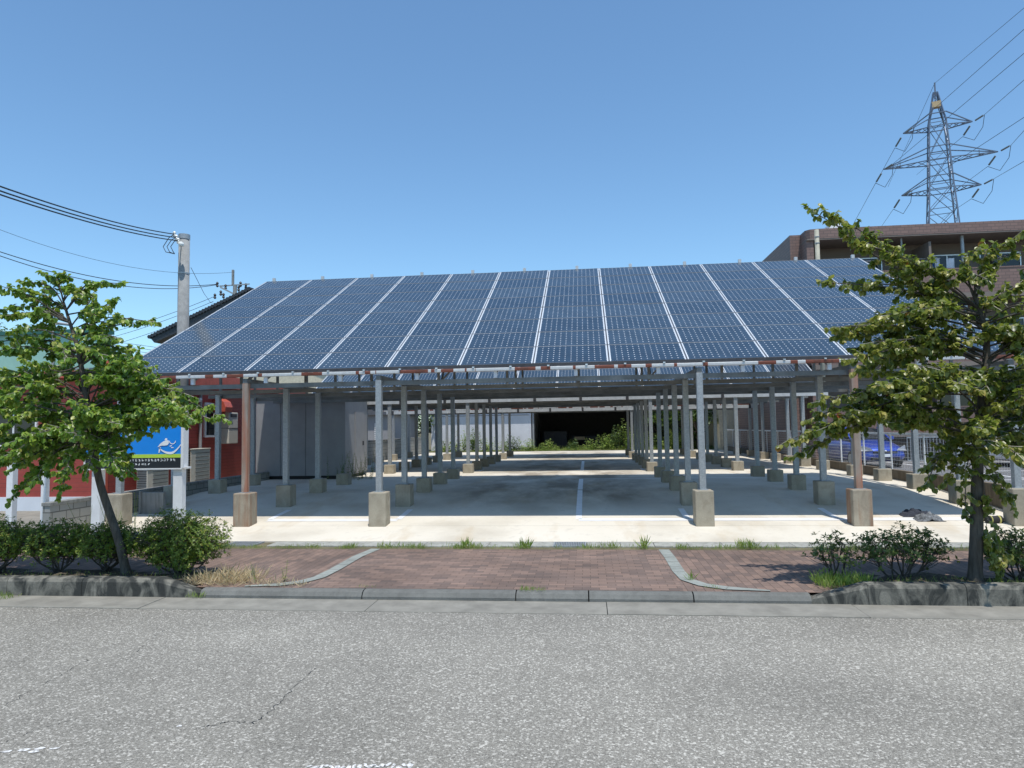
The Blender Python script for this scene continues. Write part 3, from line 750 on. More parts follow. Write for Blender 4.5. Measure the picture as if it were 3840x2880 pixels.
for k in range(8):
    t0 = math.pi*(1.0+k/8); t1 = math.pi*(1.0+(k+1)/8)
    q = []
    for t, rr in ((t0, 10), (t1, 10), (t1, 13), (t0, 13)): q.append((646+rr*math.cos(t), 1653-rr*math.sin(t)))
    ppoly(q)
ppoly([(556, 1608), (562, 1604), (570, 1616), (566, 1620)]); ppoly([(400, 1590), (420, 1580), (450, 1600), (440, 1625), (410, 1630)]); ppoly([(470, 1620), (500, 1612), (505, 1640), (478, 1650)])
part(m, 'emblem', M_signwhite, r)
# small white characters (unreadable in the photograph) built from short strokes
m = MB(); rs = random.Random(4)
def glyph(x, z, s):
    for _ in range(3):
        zz = z+rs.uniform(.05, .95)*s; x0 = x+rs.uniform(0, .3)*s; m.box(x0, x0+rs.uniform(.4, .6)*s, YS, YS+.003, zz, zz+.14*s)
    for _ in range(2):
        xx = x+rs.uniform(.1, .8)*s; z0 = z+rs.uniform(0, .3)*s; m.box(xx, xx+.14*s, YS-.001, YS+.002, z0, z0+rs.uniform(.4, .7)*s)
for k in range(26): glyph(-9.75+k*.066, 1.098, .052)
for k in range(18): glyph(-9.75+k*.066, 1.02, .052)
part(m, 'lettering', M_signwhite, r)
for px, pyt, wd, lab in ((46, 1795, .14, 'leftmost white post, behind the hedge at the frame edge'), (171, 1780, .11, 'thin white post between the hedge and the red building')):
    p = at(px, pyt, 13.4); r = thing('white_post', lab, 'post', (p.x, 13.4, -.5), 'bare white posts beside the red building')
    m = MB(); m.box(p.x-wd/2, p.x+wd/2, 13.4-wd/2, 13.4+wd/2, -.55, 1.1); part(m, 'shaft', M_white, r, .006)
    m = MB(); m.box(p.x-wd/2-.01, p.x+wd/2+.01, 13.4-wd/2-.01, 13.4+wd/2+.01, 1.1, 1.12); part(m, 'cap', M_white, r)

# utility pole with low-voltage cables
PP = at(691, 900, 20.0)
r = thing('utility_pole', 'concrete utility pole rising behind the left roof edge with three cables', 'utility pole', (PP.x, 20, -.2))
m = MB(); m.tube([(PP.x, 20, -.3), (PP.x, 20, 7.75)], [.185, .16], 20); part(m, 'shaft', M_pole, r, 0, True)
m = MB(); m.tube([(PP.x, 20, 7.65), (PP.x, 20, 7.8)], .17, 20); m.tube([(PP.x, 20, 6.55), (PP.x, 20, 6.6)], .172, 20); part(m, 'bands', M_galv, r)
m = MB()
ins = [at(654, 878, 19.8), at(661, 891, 19.7), at(668, 903, 19.6)]
for q in ins: m = MB(); m.lathe(q, [(.02, -.09), (.05, -.07), (.03, -.04), (.055, -.02), (.03, .02), (.055, .04), (.03, .08)], 10); part(m, 'insulator', M_porc, r)
m = MB(); m.lathe(at(679, 916, 19.6), [(.02, -.08), (.07, -.05), (.085, 0), (.07, .05), (.02, .08)], 12)
part(m, 'insulator', M_porc, r)
m = MB(); m.beam(ins[0]+Vector((0, 0, -.06)), (PP.x, 19.9, 7.55), .03, .03); m.beam(ins[2]+Vector((0, 0, -.06)), (PP.x, 19.9, 7.5), .03, .03); part(m, 'bracket', M_galv, r)
m = MB()
for a, (px, py) in zip(ins, ((612, 910), (626, 915), (640, 920))):
    b = at(px, 925, 19.6); e = at(655, 952, 19.6); c0 = at(px+10, 945, 19.6)
    pts = [a, a.lerp(b, .5)+Vector((0, 0, .08)), b, c0, e]
    m.tube(pts, .012, 5)
part(m, 'jumper_loops', M_cable, r)
def wire(pts, rad, lab, name='power_line', grp=None, n=20, sag=0):
    P = [Vector(p) for p in pts]; out = []
    if len(P) == 2:
        for i in range(n+1):
            t = i/n; p = P[0].lerp(P[1], t); p.z -= sag*4*t*(1-t); out.append(p)
    else: out = P
    m = MB(); m.tube(out, rad, 5); o = m.build(name, M_cable); c = o.data.vertices[0].co.copy()
    return tag(o, lab, 'power line', grp)
for k, (q, py, nm) in enumerate(zip(ins, (640, 657, 671), ('highest', 'middle', 'lowest'))):
    a = at(-10, py, 11.0); d = a-q; wire([q, q+d*1.6], .016, '%s of the three dark cables running left from the utility pole' % nm, grp='three cables at the utility pole', sag=.28)
# distant pole with crossarms and its lines
DP = at(881, 1080, 60)
r = thing('utility_pole', 'distant utility pole with crossarms and insulators above the dark tiled roof', 'utility pole', (DP.x, 60, 0))
m = MB(); m.tube([(DP.x, 60, 0), (DP.x, 60, at(881, 1068, 60).z)], [.22, .17], 12); m.box(DP.x-.28, DP.x-.12, 59.9, 60.1, at(881, 1068, 60).z, at(881, 1012, 60).z); part(m, 'shaft', M_pole, r)
m = MB(); z1 = at(881, 1069, 60).z; z2 = at(881, 1100, 60).z
m.beam((DP.x-1.6, 60.2, z1), (DP.x+1.5, 59.8, z1), .1, .1); m.beam((DP.x-1.1, 59.4, z2+.5), (DP.x+1.1, 60.6, z2-.7), .12, .12); part(m, 'crossarm', M_galv, r)
for px, py in ((815, 1067), (846, 1076), (895, 1082), (902, 1066), (922, 1072), (828, 1099), (838, 1109), (806, 1111)):
    q = at(px, py, 60); m = MB(); m.lathe(q, [(.05, -.25), (.14, -.15), (.08, 0), (.14, .12), (.05, .25)], 8); part(m, 'insulator', M_dark, r)
for (a, b, rr, lab, sg) in (((-60, 924), (812, 1066), .03, 'upper of the paired lines left of the distant pole', 1.0), ((-60, 938), (812, 1068), .028, 'lower of the paired lines left of the distant pole', 1.2),
                        ((-60, 838), (880, 1020), .014, 'faint topmost line crossing behind the utility pole', 1.2)):
    wire([at(*a, 40), at(*b, 60)], rr, lab, sag=sg, grp='lines to the distant pole')
for (a, b, lab) in (((806, 1111), (200, 1290), 'top one of three lines sloping down left from the distant pole'), ((800, 1130), (200, 1310), 'second of three lines sloping down left from the distant pole'), ((840, 1140), (200, 1345), 'bottom one of three lines sloping down left from the distant pole')):
    wire([at(*a, 60), at(*b, 75)], .022, lab, sag=.6, grp='lines to the distant pole')
for (a, b, lab) in (((350, 1270), (640, 1310), 'uppermost of the low lines between green building and roof'), ((350, 1283), (640, 1322), 'second of the low lines between green building and roof'), ((350, 1297), (640, 1334), 'lowest of the low lines between green building and roof')):
    wire([at(*a, 70), at(*b, 60)], .02, lab, grp='low lines above the left roofs')
wire([at(716, 1003, 20), at(765, 1100, 24), at(790, 1135, 27), at(840, 1145, 30)], .008, 'thin service wire dropping from the utility pole to the dark roof')

# house with the dark tiled gable
r = thing('tiled_house', 'house with dark tiled gable roof rising behind the carport at left', 'house', (-18, 44, 0))
e0 = at(562, 1265, 42); e1 = at(935, 1085, 42)
d = (e1-e0); e2 = e0+d*1.03
th = .75
m = MB()
pr = [(e0.x, e0.z), (e0.x+.3, e0.z-.35), (e2.x, e2.z-th), (2*e2.x-e0.x-.3, e0.z-.35), (2*e2.x-e0.x, e0.z), (e2.x, e2.z)]
m.prism(pr, 'y', 42, 52); part(m, 'roof', M_roofdk, r)
m = MB(); m.prism([(e0.x+1.2, 0), (2*e2.x-e0.x-1.2, 0), (2*e2.x-e0.x-1.2, e0.z+.1), (e2.x, e2.z-.9), (e0.x+1.2, e0.z+.1)], 'y', 43, 51.5); part(m, 'wall', M_cream, r)
m = MB()
for k in range(34):
    p = e0.lerp(e2, k/34); m.tube([(p.x, 41.9, p.z+.03), (p.x, 42.5, p.z+.03)], .13, 6)
part(m, 'ridge_tiles', M_roofdk, r)
# green building
r = thing('green_building', 'pale green flat roofed building behind the left tree', 'building', (-30, 37, 0))
g0 = at(375, 1236, 34)
m = MB(); m.box(-40, g0.x, 34, 34.9, 0, g0.z-.15); part(m, 'wall', M_green, r)
m = MB(); m.box(-40.1, g0.x+.1, 33.85, 35.0, g0.z-.15, g0.z+.05); m.box(g0.x-.05, g0.x+.12, 33.85, 34.1, 0, g0.z-.15); part(m, 'trim', M_greendk, r)
m = MB(); m.tube([(-28.2, 33.9, 0), (-28.2, 33.9, g0.z+.3), (-28.2, 34.2, g0.z+.45), (-27.7, 34.5, g0.z+.4)], .08, 8); part(m, 'vent_pipe', M_greyp, r)
# low shed roof seen between tree and carport
r = thing('shed', 'low shed with pale sheet roof beyond the red building', 'shed', (-16, 33, 0))
q = at(440, 1332, 31); q2 = at(560, 1352, 31)
m = MB(); m.box(q.x-3, q2.x+2, 31.2, 35, 0, q2.z-.25); part(m, 'wall', M_greyp, r)
m = MB(); m.beam((q.x-1.5, 33, q.z+.15), (q2.x+2.2, 33, q2.z-.25), 4.2, .14, up=Vector((0, 0, 1))); part(m, 'roof', M_beige, r)

# ---------------------------------------------------------------- rear: garage, weeds, cream building
r = thing('open_garage', 'long white walled building with a dark open garage bay behind the weeds', 'garage', (-3, 53, 0))
m = MB(); m.box(-11.6, -4.1, 51, 51.15, 0, 3.25); m.box(-11.6, -11.45, 51.15, 60, 0, 3.25); m.box(-4.25, -4.1, 51.15, 60, 0, 3.25); part(m, 'wall', M_whitew, r)
m = MB(); m.box(-11.8, 8.4, 50.6, 60.2, 3.25, 3.5); part(m, 'roof', M_greyp, r)
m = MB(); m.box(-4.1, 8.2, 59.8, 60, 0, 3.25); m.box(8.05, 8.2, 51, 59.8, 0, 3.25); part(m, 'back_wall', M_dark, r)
for x in (3.75, -4.0):
    m = MB(); m.box(x, x+.12, 51, 51.12, 0, 3.25); part(m, 'post', M_galv, r)
m = MB(); m.box(-11.4, -4.2, 50.97, 51.0, 2.55, 2.6)
for x in (-9.9, -8.0, -6.1): m.box(x, x+.02, 50.98, 51.0, 0, 3.2)
part(m, 'sheet_joints', M_greyp, r)
m = MB(); m.box(-3.4, -1.6, 55, 57, 0, 1.3); m.box(-1.2, 1.0, 56, 58, 0, .9); m.box(-1.0, -.2, 55, 55.6, .6, .85, 1); part(m, 'stored_boxes', [M_dark, M_yel], r)
r = thing('cream_building', 'cream rendered wall of a building beyond the far end of the fence', 'building', (10.5, 47, 0))
m = MB(); m.box(8.5, 12.6, 46, 54, 0, 4.2); part(m, 'wall', M_cream, r)
m = MB(); m.box(8.3, 12.8, 45.4, 54, 4.2, 4.4); part(m, 'roof', M_greyp, r)
r = thing('louvred_house', 'small grey house with white louvred shutters left of the garage', 'house', (-15, 44, 0))
m = MB(); m.box(-17.5, -12.6, 43.5, 50, 0, 2.6); part(m, 'wall', M_greyp, r)
m = MB(); m.prism([(43.2, 2.6), (50.3, 2.6), (46.7, 3.9)], 'x', -17.8, -12.3); part(m, 'roof', M_roofdk, r)
for x in (-14.6, -13.6):
    m = MB()
    for k in range(10): m.box(x, x+.5, 43.44, 43.48, .9+k*.12, .98+k*.12)
    part(m, 'shutter', M_white, r)
r = thing('stone_wall', 'dark stained block wall at the far left of the car park', 'wall', (-12, 34, 0))
m = MB(); m.box(-11.1, -10.95, 25.6, 47, -.1, 1.05); part(m, 'block_courses', M_blk, r)
m = MB(); m.box(-11.13, -10.92, 25.6, 47, 1.05, 1.12); part(m, 'coping', M_block, r)

# ---------------------------------------------------------------- right boundary: low wall, mesh fence
r = thing('low_wall', 'low brown stained concrete wall under the white mesh fence', 'wall', (8.78, 13.2, 0))
m = MB()
for a, b in ((13.15, 16), (16, 19), (19, 47)): m.prism([(a, -.7), (b, -.7), (b, .27), (a, .22 if a < 14 else .27)], 'x', 8.7, 8.86)
part(m, 'wall', M_lowwall, r)
r = thing('mesh_fence', 'white wire mesh fence along the right side of the car park', 'fence', (8.78, 13.3, .27))
FX = 8.78
pm = MB()
for k in range(10): pm.box(-.003, .003, 0, 2.0, .06+k*.105, .066+k*.105)
for k in range(20): pm.box(-.001, .001, k*.1, k*.1+.0025, .02, 1.03)
po = None
tm = MB(); tm.box(-.03, .03, 0, 2.0, 1.0, 1.06); to = None
fp = MB(); fp.tube([(0, 0, -.1), (0, 0, 1.06)], .025, 8)
for k in range(17):
    y = k*2.0
    if po is None:
        po = pm.build('mesh_panel', M_white, r); to = tm.build('top_rail', M_white, r); fo = fp.build('fence_post', M_white, r)
    else:
        a = dup(po, r, (0, y, 0)); b = dup(to, r, (0, y, 0)); c = dup(fo, r, (0, y, 0))
# bar fence across the side lot
r = thing('bar_fence', 'grey vertical bar fence at the back of the neighbouring car park', 'fence', (14, 28.4, 0))
m = MB(); m.box(12.3, 19, 28.38, 28.42, 1.0, 1.05); m.box(12.3, 19, 28.38, 28.42, .12, .16); part(m, 'rails', M_galv, r)
m = MB()
for k in range(56): m.box(12.3+k*.12, 12.32+k*.12, 28.39, 28.41, .12, 1.0)
part(m, 'bars', M_galv, r)

# ---------------------------------------------------------------- apartment building
AY = 30.6
r = thing('apartment_building', 'three storey brown tiled apartment block with balconies behind the right tree', 'building', (16, 33, 0))
zt_ = at(3129, 855, AY).z; zb_ = at(3400, 880, AY).z
m = MB(); m.box(9.15, 9.6, 31.5, 44, 0, zt_); m.box(9.6, 30, 32.3, 44, 0, zt_-.02); part(m, 'wall', M_tile, r)
m = MB(); m.box(9.6, 30, 32.28, 32.3, 0, zb_); part(m, 'balcony_back_wall', M_balc, r)
m = MB(); m.prism([(9.6, 32.3), (9.6, AY+.25), (9.75, AY+.06), (10.1, AY), (30, AY), (30, 32.3)], 'z', zb_, zt_); part(m, 'roof_fascia', M_tile, r)
m = MB(); m.box(9.6, 30, AY+.01, 32.28, zb_-.06, zb_-.002); part(m, 'soffit', M_balc, r)
m = MB(); m.box(9.6, 9.9, AY+.1, 32.28, 0, zb_-.062); part(m, 'side_wall', M_tile, r)
for z in (1.25, 4.15, 7.05):
    m = MB(); m.box(9.6, 30, AY, 32.28, z-.25, z-.05); part(m, 'balcony_slab', M_balc, r)
    m = MB(); m.box(9.95, 30, AY, AY+.14, z-.05, z+.95); part(m, 'balcony_parapet', M_tile, r)
    m = MB(); m.box(9.93, 30, AY-.02, AY+.16, z+.95, z+1.0); part(m, 'parapet_coping', M_tile, r)
    for x in (11.6, 15.2, 17.4, 21):
        window(r, x, x+1.7, 32.28, 32.28, z, z+1.95, M_alu)
    m = MB(); m.box(14.6, 14.7, AY+.14, 32.28, z-.05, zb_-.3 if z > 7 else z+2.6); part(m, 'partition', M_balc, r)
for x, rr in ((16.05, .07), (18.6, .05), (13.6, .04)):
    m = MB(); m.tube([(x, AY+.35, 0), (x, AY+.35, zb_-.06)], rr, 10); part(m, 'downpipe', M_galv, r)
m = MB(); m.tube([(11, AY+.5, 8.6), (15.2, AY+.5, 8.6)], .02, 6); part(m, 'washing_line', M_alu, r)
# box on the roof
m = MB(); q = at(3110, 855, 33); q2 = at(3150, 845, 33); m.box(q.x, q.x+.55, 33, 33.6, zt_-.05, at(3110, 845, 33).z+.05); part(m, 'roof_box', M_white, r)
for (px0, px1, mt, lab) in ((3475, 3500, M_bluel, 'blue cloth hanging on the top balcony washing line'), (3506, 3520, M_laundry, 'narrow white cloth hanging on the top balcony washing line'), (3548, 3576, M_laundry, 'wide white sheet at the right end of the washing line')):
    a = at(px0, 965, AY+.5); b = at(px1, 965, AY+.5); m = MB(); n = 6
    for k in range(n):
        x0_ = a.x+(b.x-a.x)*k/n; x1_ = a.x+(b.x-a.x)*(k+1)/n; y0_ = AY+.5+.04*math.sin(k*1.8); y1_ = AY+.5+.04*math.sin((k+1)*1.8)
        m.quad((x0_, y0_, 8.58), (x1_, y1_, 8.58), (x1_, y1_+.02, 7.7), (x0_, y0_+.02, 7.7))
    o = m.build('laundry', mt); tag(o, lab, 'laundry', 'washing on the balcony line'); sm = o.modifiers.new('solid', 'SOLIDIFY'); sm.thickness = .01
PQ = at(3062, 862, 28)
r = thing('steel_pole', 'slim pale steel pole standing in front of the apartment corner', 'pole', (PQ.x, 28, 0))
m = MB(); m.tube([(PQ.x, 28, 0), (PQ.x, 28, PQ.z)], .085, 12); part(m, 'shaft', M_polebeige, r, 0, True)
m = MB()
for k in range(2): m.tube([(PQ.x, 28, PQ.z-.3-k*.25), (PQ.x, 28, PQ.z-.27-k*.25)], .095, 12)
part(m, 'bands', M_galv, r)

# ---------------------------------------------------------------- cars
def carmesh(paint, label, group, loc, rz):
    root = thing('parked_car', label, 'car', loc, group, rz)
    # hull: cross sections along y (front at y=0, rear at y=4.3), symmetric in x
    secs = [(0.0, .62, .34, .56), (.08, .74, .25, .68), (.35, .83, .20, .80), (.9, .86, .18, .92), (1.25, .86, .18, 1.0), (2.2, .87, .18, .99), (3.3, .86, .2, 1.0), (4.0, .82, .24, .98), (4.25, .74, .34, .88)]
    def hull(s, y): 
        hw, z0, z1 = s[1], s[2], s[3]
        return [(-hw*.86, y, z0), (-hw, y, z0+.12), (-hw*1.0, y, (z0+z1)/2), (-hw*.97, y, z1-.12), (-hw*.84, y, z1-.02), (-hw*.4, y, z1+.03), (0, y, z1+.045), (hw*.4, y, z1+.03), (hw*.84, y, z1-.02), (hw*.97, y, z1-.12), (hw, y, (z0+z1)/2), (hw, y, z0+.12), (hw*.86, y, z0)]
    m = MB(); k = 13
    for s in secs: m.v += hull(s, s[0])
    for i in range(len(secs)-1):
        for j in range(k): m.f.append([i*k+j, i*k+(j+1) % k, (i+1)*k+(j+1) % k, (i+1)*k+j]); m.mi.append(0)
    m.f.append(list(range(k))); m.mi.append(0); m.f.append([(len(secs)-1)*k+j for j in reversed(range(k))]); m.mi.append(0)
    o = m.build('body', paint, root, 0, True); sb = o.modifiers.new('sub', 'SUBSURF'); sb.levels = sb.render_levels = 2
    # cabin
    cs = [(1.05, .70, .98), (1.75, .60, 1.42), (2.4, .61, 1.47), (3.3, .60, 1.44), (4.0, .66, 1.0)]
    m = MB()
    for y, hw, z in cs: m.v += [(-.74, y, .95), (-hw, y, z-.04), (-hw*.6, y, z), (hw*.6, y, z), (hw, y, z-.04), (.74, y, .95)]
    for i in range(4):
        for j in range(5): m.f.append([i*6+j, i*6+j+1, (i+1)*6+j+1, (i+1)*6+j]); m.mi.append(1 if (j in (0, 4) or i in (0, 3)) else 0)
    m.build('cabin', [paint, M_glass], root, 0, False)
    m = MB()
    for sx_ in (-1, 1): m.beam((sx_*.71, 1.05, .99), (sx_*.60, 1.76, 1.43), .06, .04)
    m.build('pillars', paint, root)
    m = MB(); m.box(-.42, .42, -.03, .05, .52, .60); m.build('upper_grille', M_black, root, .01)
    m = MB(); m.box(-.5, .5, -.02, .06, .28, .38); m.build('lower_grille', M_black, root, .01)
    m = MB(); m.lathe((0, -.035, .61), [(.01, -.03), (.05, 0), (.01, .03)], 12); m.build('badge', M_alu, root)
    for sx_ in (-1, 1):
        m = MB(); m.v += [(sx_*.78, .10, .60), (sx_*.42, -.015, .62), (sx_*.50, .02, .71), (sx_*.82, .28, .80), (sx_*.84, .3, .64)]; m.f.append([0, 1, 2, 3, 4]); m.mi.append(0)
        h = m.build('headlight', M_lamp, root); sd = h.modifiers.new('s', 'SOLIDIFY'); sd.thickness = .06; sd.offset = 0
        m = MB(); m.beam((sx_*.88, 1.35, 1.02), (sx_*.98, 1.35, 1.06), .12, .12); m.build('mirror', paint, root, .02)
        for y in (.78, 3.42):
            m = MB(); m.tube([(sx_*.70, y, .3), (sx_*.87, y, .3)], .3, 24); t_ = m.build('wheel', M_tyre, root, .02)
            m = MB(); m.tube([(sx_*.86, y, .3), (sx_*.885, y, .3)], .19, 16); m.build('rim', M_alu, t_)
    m = MB(); m.box(-.165, .165, -.045, -.03, .40, .50); m.build('number_plate', M_signwhite, root)
    return root
ca = at(3320, 1700, 26.0)
carmesh(M_carblue, 'glossy blue car parked nose towards the mesh fence behind the right tree', 'cars in the neighbouring car park', (ca.x, 26, 0), R(4))
carmesh(M_carwhite, 'white car at the far right edge, mostly hidden by the tree', 'cars in the neighbouring car park', (15.3, 24.2, 0), R(2))

# ---------------------------------------------------------------- pylon
r = thing('transmission_tower', 'tall steel lattice pylon with three crossarms above the apartment block', 'pylon', (54.4, 110, 0), None, R(-19.5))
prof = [(0, 7.0), (22, 4.6), (31, 3.9), (37.3, 3.1), (42, 2.7), (47, 2.2), (52, .5)]
def hw(z): return float(np.interp(z, [p[0] for p in prof], [p[1] for p in prof]))/2
m = MB(); zs = [0, 7, 13, 19, 24.5, 29.5, 33.5, 37.3, 42, 47, 52]
for sx_ in (-1, 1):
    for sy in (-1, 1):
        for a, b in zip(zs[:-1], zs[1:]): m.beam((sx_*hw(a), sy*hw(a), a), (sx_*hw(b), sy*hw(b), b), .19, .19)
m.beam((0, 0, 51.5), (0, 0, 53.6), .2, .2)
m.build('legs', M_pyl, r)
m = MB()
for a, b in zip(zs[:-1], zs[1:]):
    for q in range(4):
        c0, s0 = [(1, 1), (1, -1), (-1, -1), (-1, 1)][q], [(1, -1), (-1, -1), (-1, 1), (1, 1)][q]
        A = Vector((c0[0]*hw(a), c0[1]*hw(a), a)); B = Vector((s0[0]*hw(b), s0[1]*hw(b), b)); C_ = Vector((s0[0]*hw(a), s0[1]*hw(a), a)); D_ = Vector((c0[0]*hw(b), c0[1]*hw(b), b))
        m.beam(A, B, .085, .085); m.beam(C_, D_, .085, .085); m.beam(D_, B, .085, .085)
m.build('bracing', M_pyl, r)
tips = []
for z, L_ in ((46.4, 4.55), (41.2, 7.5), (36.6, 5.2)):
    m = MB()
    for sd in (-1, 1):
        t_ = Vector((sd*L_, 0, z+.1)); h = hw(z)
        for sy in (-1, 1):
            m.beam((sd*h, sy*h, z), t_, .13, .13)
            n = 4
            for k in range(n):
                a = Vector((sd*h, sy*h, z)).lerp(t_, k/n); b = Vector((sd*h, sy*h, z+2.0)).lerp(t_, k/n); b2 = Vector((sd*h, -sy*h, z)).lerp(t_, (k+1)/n)
                m.beam(a, b2, .07, .07)
        for sy in (-1, 1): m.beam((sd*h, sy*h, z+2.0), t_, .13, .13)
        if L_ > 7: m.beam(Vector((sd*h, 0, z)).lerp(t_, .62), Vector((sd*h, 0, z+2.0)).lerp(t_, .62), .1, .1)
        m.beam((-h, sd*h, z), (h, sd*h, z), .12, .12); m.beam((-h, sd*h, z+2), (h, sd*h, z+2), .12, .12)
        tips.append((sd, z, L_))
    m.build('crossarm', M_pyl, r)
rot = Matrix.Rotation(R(-19.5), 3, 'Z')
wt = []
for sd, z, L_ in tips:
    p = Vector((sd*L_, 0, z))
    e = p+Vector((1.3, -1.6, .25)); e2 = p+Vector((-1.1, 1.6, -1.4))
    for q in (e, e2):
        m = MB(); m.tube([p.lerp(q, .25), p.lerp(q, .9)], .13, 8); m.build('insulator', M_ins, r)
    m = MB(); m.tube([e, e+Vector((-.2, .6, -1.6)), (e+e2)/2+Vector((0, 0, -2.2)), e2], .04, 5); m.build('jumper', M_cable, r)
    wt.append((sd, z, Vector((54.4, 110, 0))+rot @ e, Vector((54.4, 110, 0))+rot @ e2))
m = MB(); m.box(-.6, .6, -.7, .1, 49.5, 50.4); m.build('warning_plate', M_yel, r)
ends = {(-1, 46.4): (3840, 110), (1, 46.4): (3840, 300), (-1, 41.2): (3840, 200), (1, 41.2): (3840, 490), (-1, 36.6): (3840, 440), (1, 36.6): (3840, 605)}
nm = {46.4: 'top', 41.2: 'middle', 36.6: 'bottom'}
for sd, z, a, b in wt:
    px, py = ends[(sd, z)]; q = at(px, py, 74); wire([a, a+(q-a)*1.35], .03, 'conductor from the %s %s crossarm rising to the right' % (('left' if sd < 0 else 'right'), nm[z]), 'power_line', 'conductors of the pylon', sag=0)
    tgt = {(-1, 46.4): (3200, 840), (1, 46.4): (3480, 620), (-1, 41.2): (3195, 850), (1, 41.2): (3560, 730), (-1, 36.6): (3305, 850), (1, 36.6): (3560, 800)}[(sd, z)]
    q = at(*tgt, 165); wire([b, b+(q-b)*1.6], .035, 'conductor from the %s %s crossarm falling away to the left' % (('left' if sd < 0 else 'right'), nm[z]), 'power_line', 'conductors of the pylon')
tp = Vector((54.4, 110, 53.5)); q = at(3840, 30, 74); wire([tp, tp+(q-tp)*1.35], .026, 'earth wire from the very top of the pylon rising right', 'power_line', 'conductors of the pylon')
q = at(3330, 700, 165); wire([tp, tp+(q-tp)], .03, 'earth wire from the very top of the pylon falling left', 'power_line', 'conductors of the pylon')

# ---------------------------------------------------------------- objects on the lot floor
def crumple(name, label, cat, c, sx_, sy_, sz_, mat, seed, group=None):
    rs = np.random.default_rng(seed); m = MB(); n, k = 22, 14
    ph = rs.random(12)*6.28
    for i in range(n+1):
        for j in range(k+1):
            u = i/n*2-1; v = j/k*2-1; e = max(0, 1-u*u-v*v*.9)
            h = e**.5*(.55+.25*math.sin(7*u+ph[0])*math.sin(5*v+ph[1])+.2*math.sin(13*u+9*v+ph[2])+.12*math.sin(23*u-17*v+ph[3]))
            m.v.append((c[0]+u*sx_, c[1]+v*sy_, c[2]+max(0, h)*sz_))
    for i in range(n):
        for j in range(k): a = i*(k+1)+j; m.f.append([a, a+1, a+k+2, a+k+1]); m.mi.append(0)
    o = m.build(name, mat, None, 0, True); tag(o, label, cat, group); return o
crumple('cloth_heap', 'crumpled light grey cloth lying on the concrete near the right tree', 'cloth', (6.75, 14.85, -.335), .27, .2, .17, M_cloth, 3)
crumple('tarpaulin', 'dark blue folded tarpaulin behind the grey cloth heap', 'tarpaulin', (6.68, 15.25, -.30), .3, .18, .17, M_cloth2, 5)
for k, (x, y, a, lab) in enumerate(((7.62, 14.72, .3, 'black rubber roll with a yellow stripe, left of the pair by the tree trunk'), (7.86, 14.55, .1, 'black rubber roll with a yellow stripe, right of the pair by the tree trunk'))):
    r = thing('rubber_roll', lab, 'roll', (x, y, -.36), 'pair of black and yellow rolls on the concrete')
    d = Vector((math.cos(a), math.sin(a), 0))*.12; c0 = Vector((x, y, -.29))
    m = MB(); m.tube([c0-d*1.6, c0-d*1.4, c0+d*.9, c0+d], [.04, .07, .08, .065], 14); part(m, 'roll', M_tyre, r, 0, True)
    m = MB(); m.tube([c0+d*.35, c0+d*.6], [.082, .082], 14); m.tube([c0-d*.9, c0-d*.75], [.081, .081], 14); part(m, 'stripe', M_brass, r)

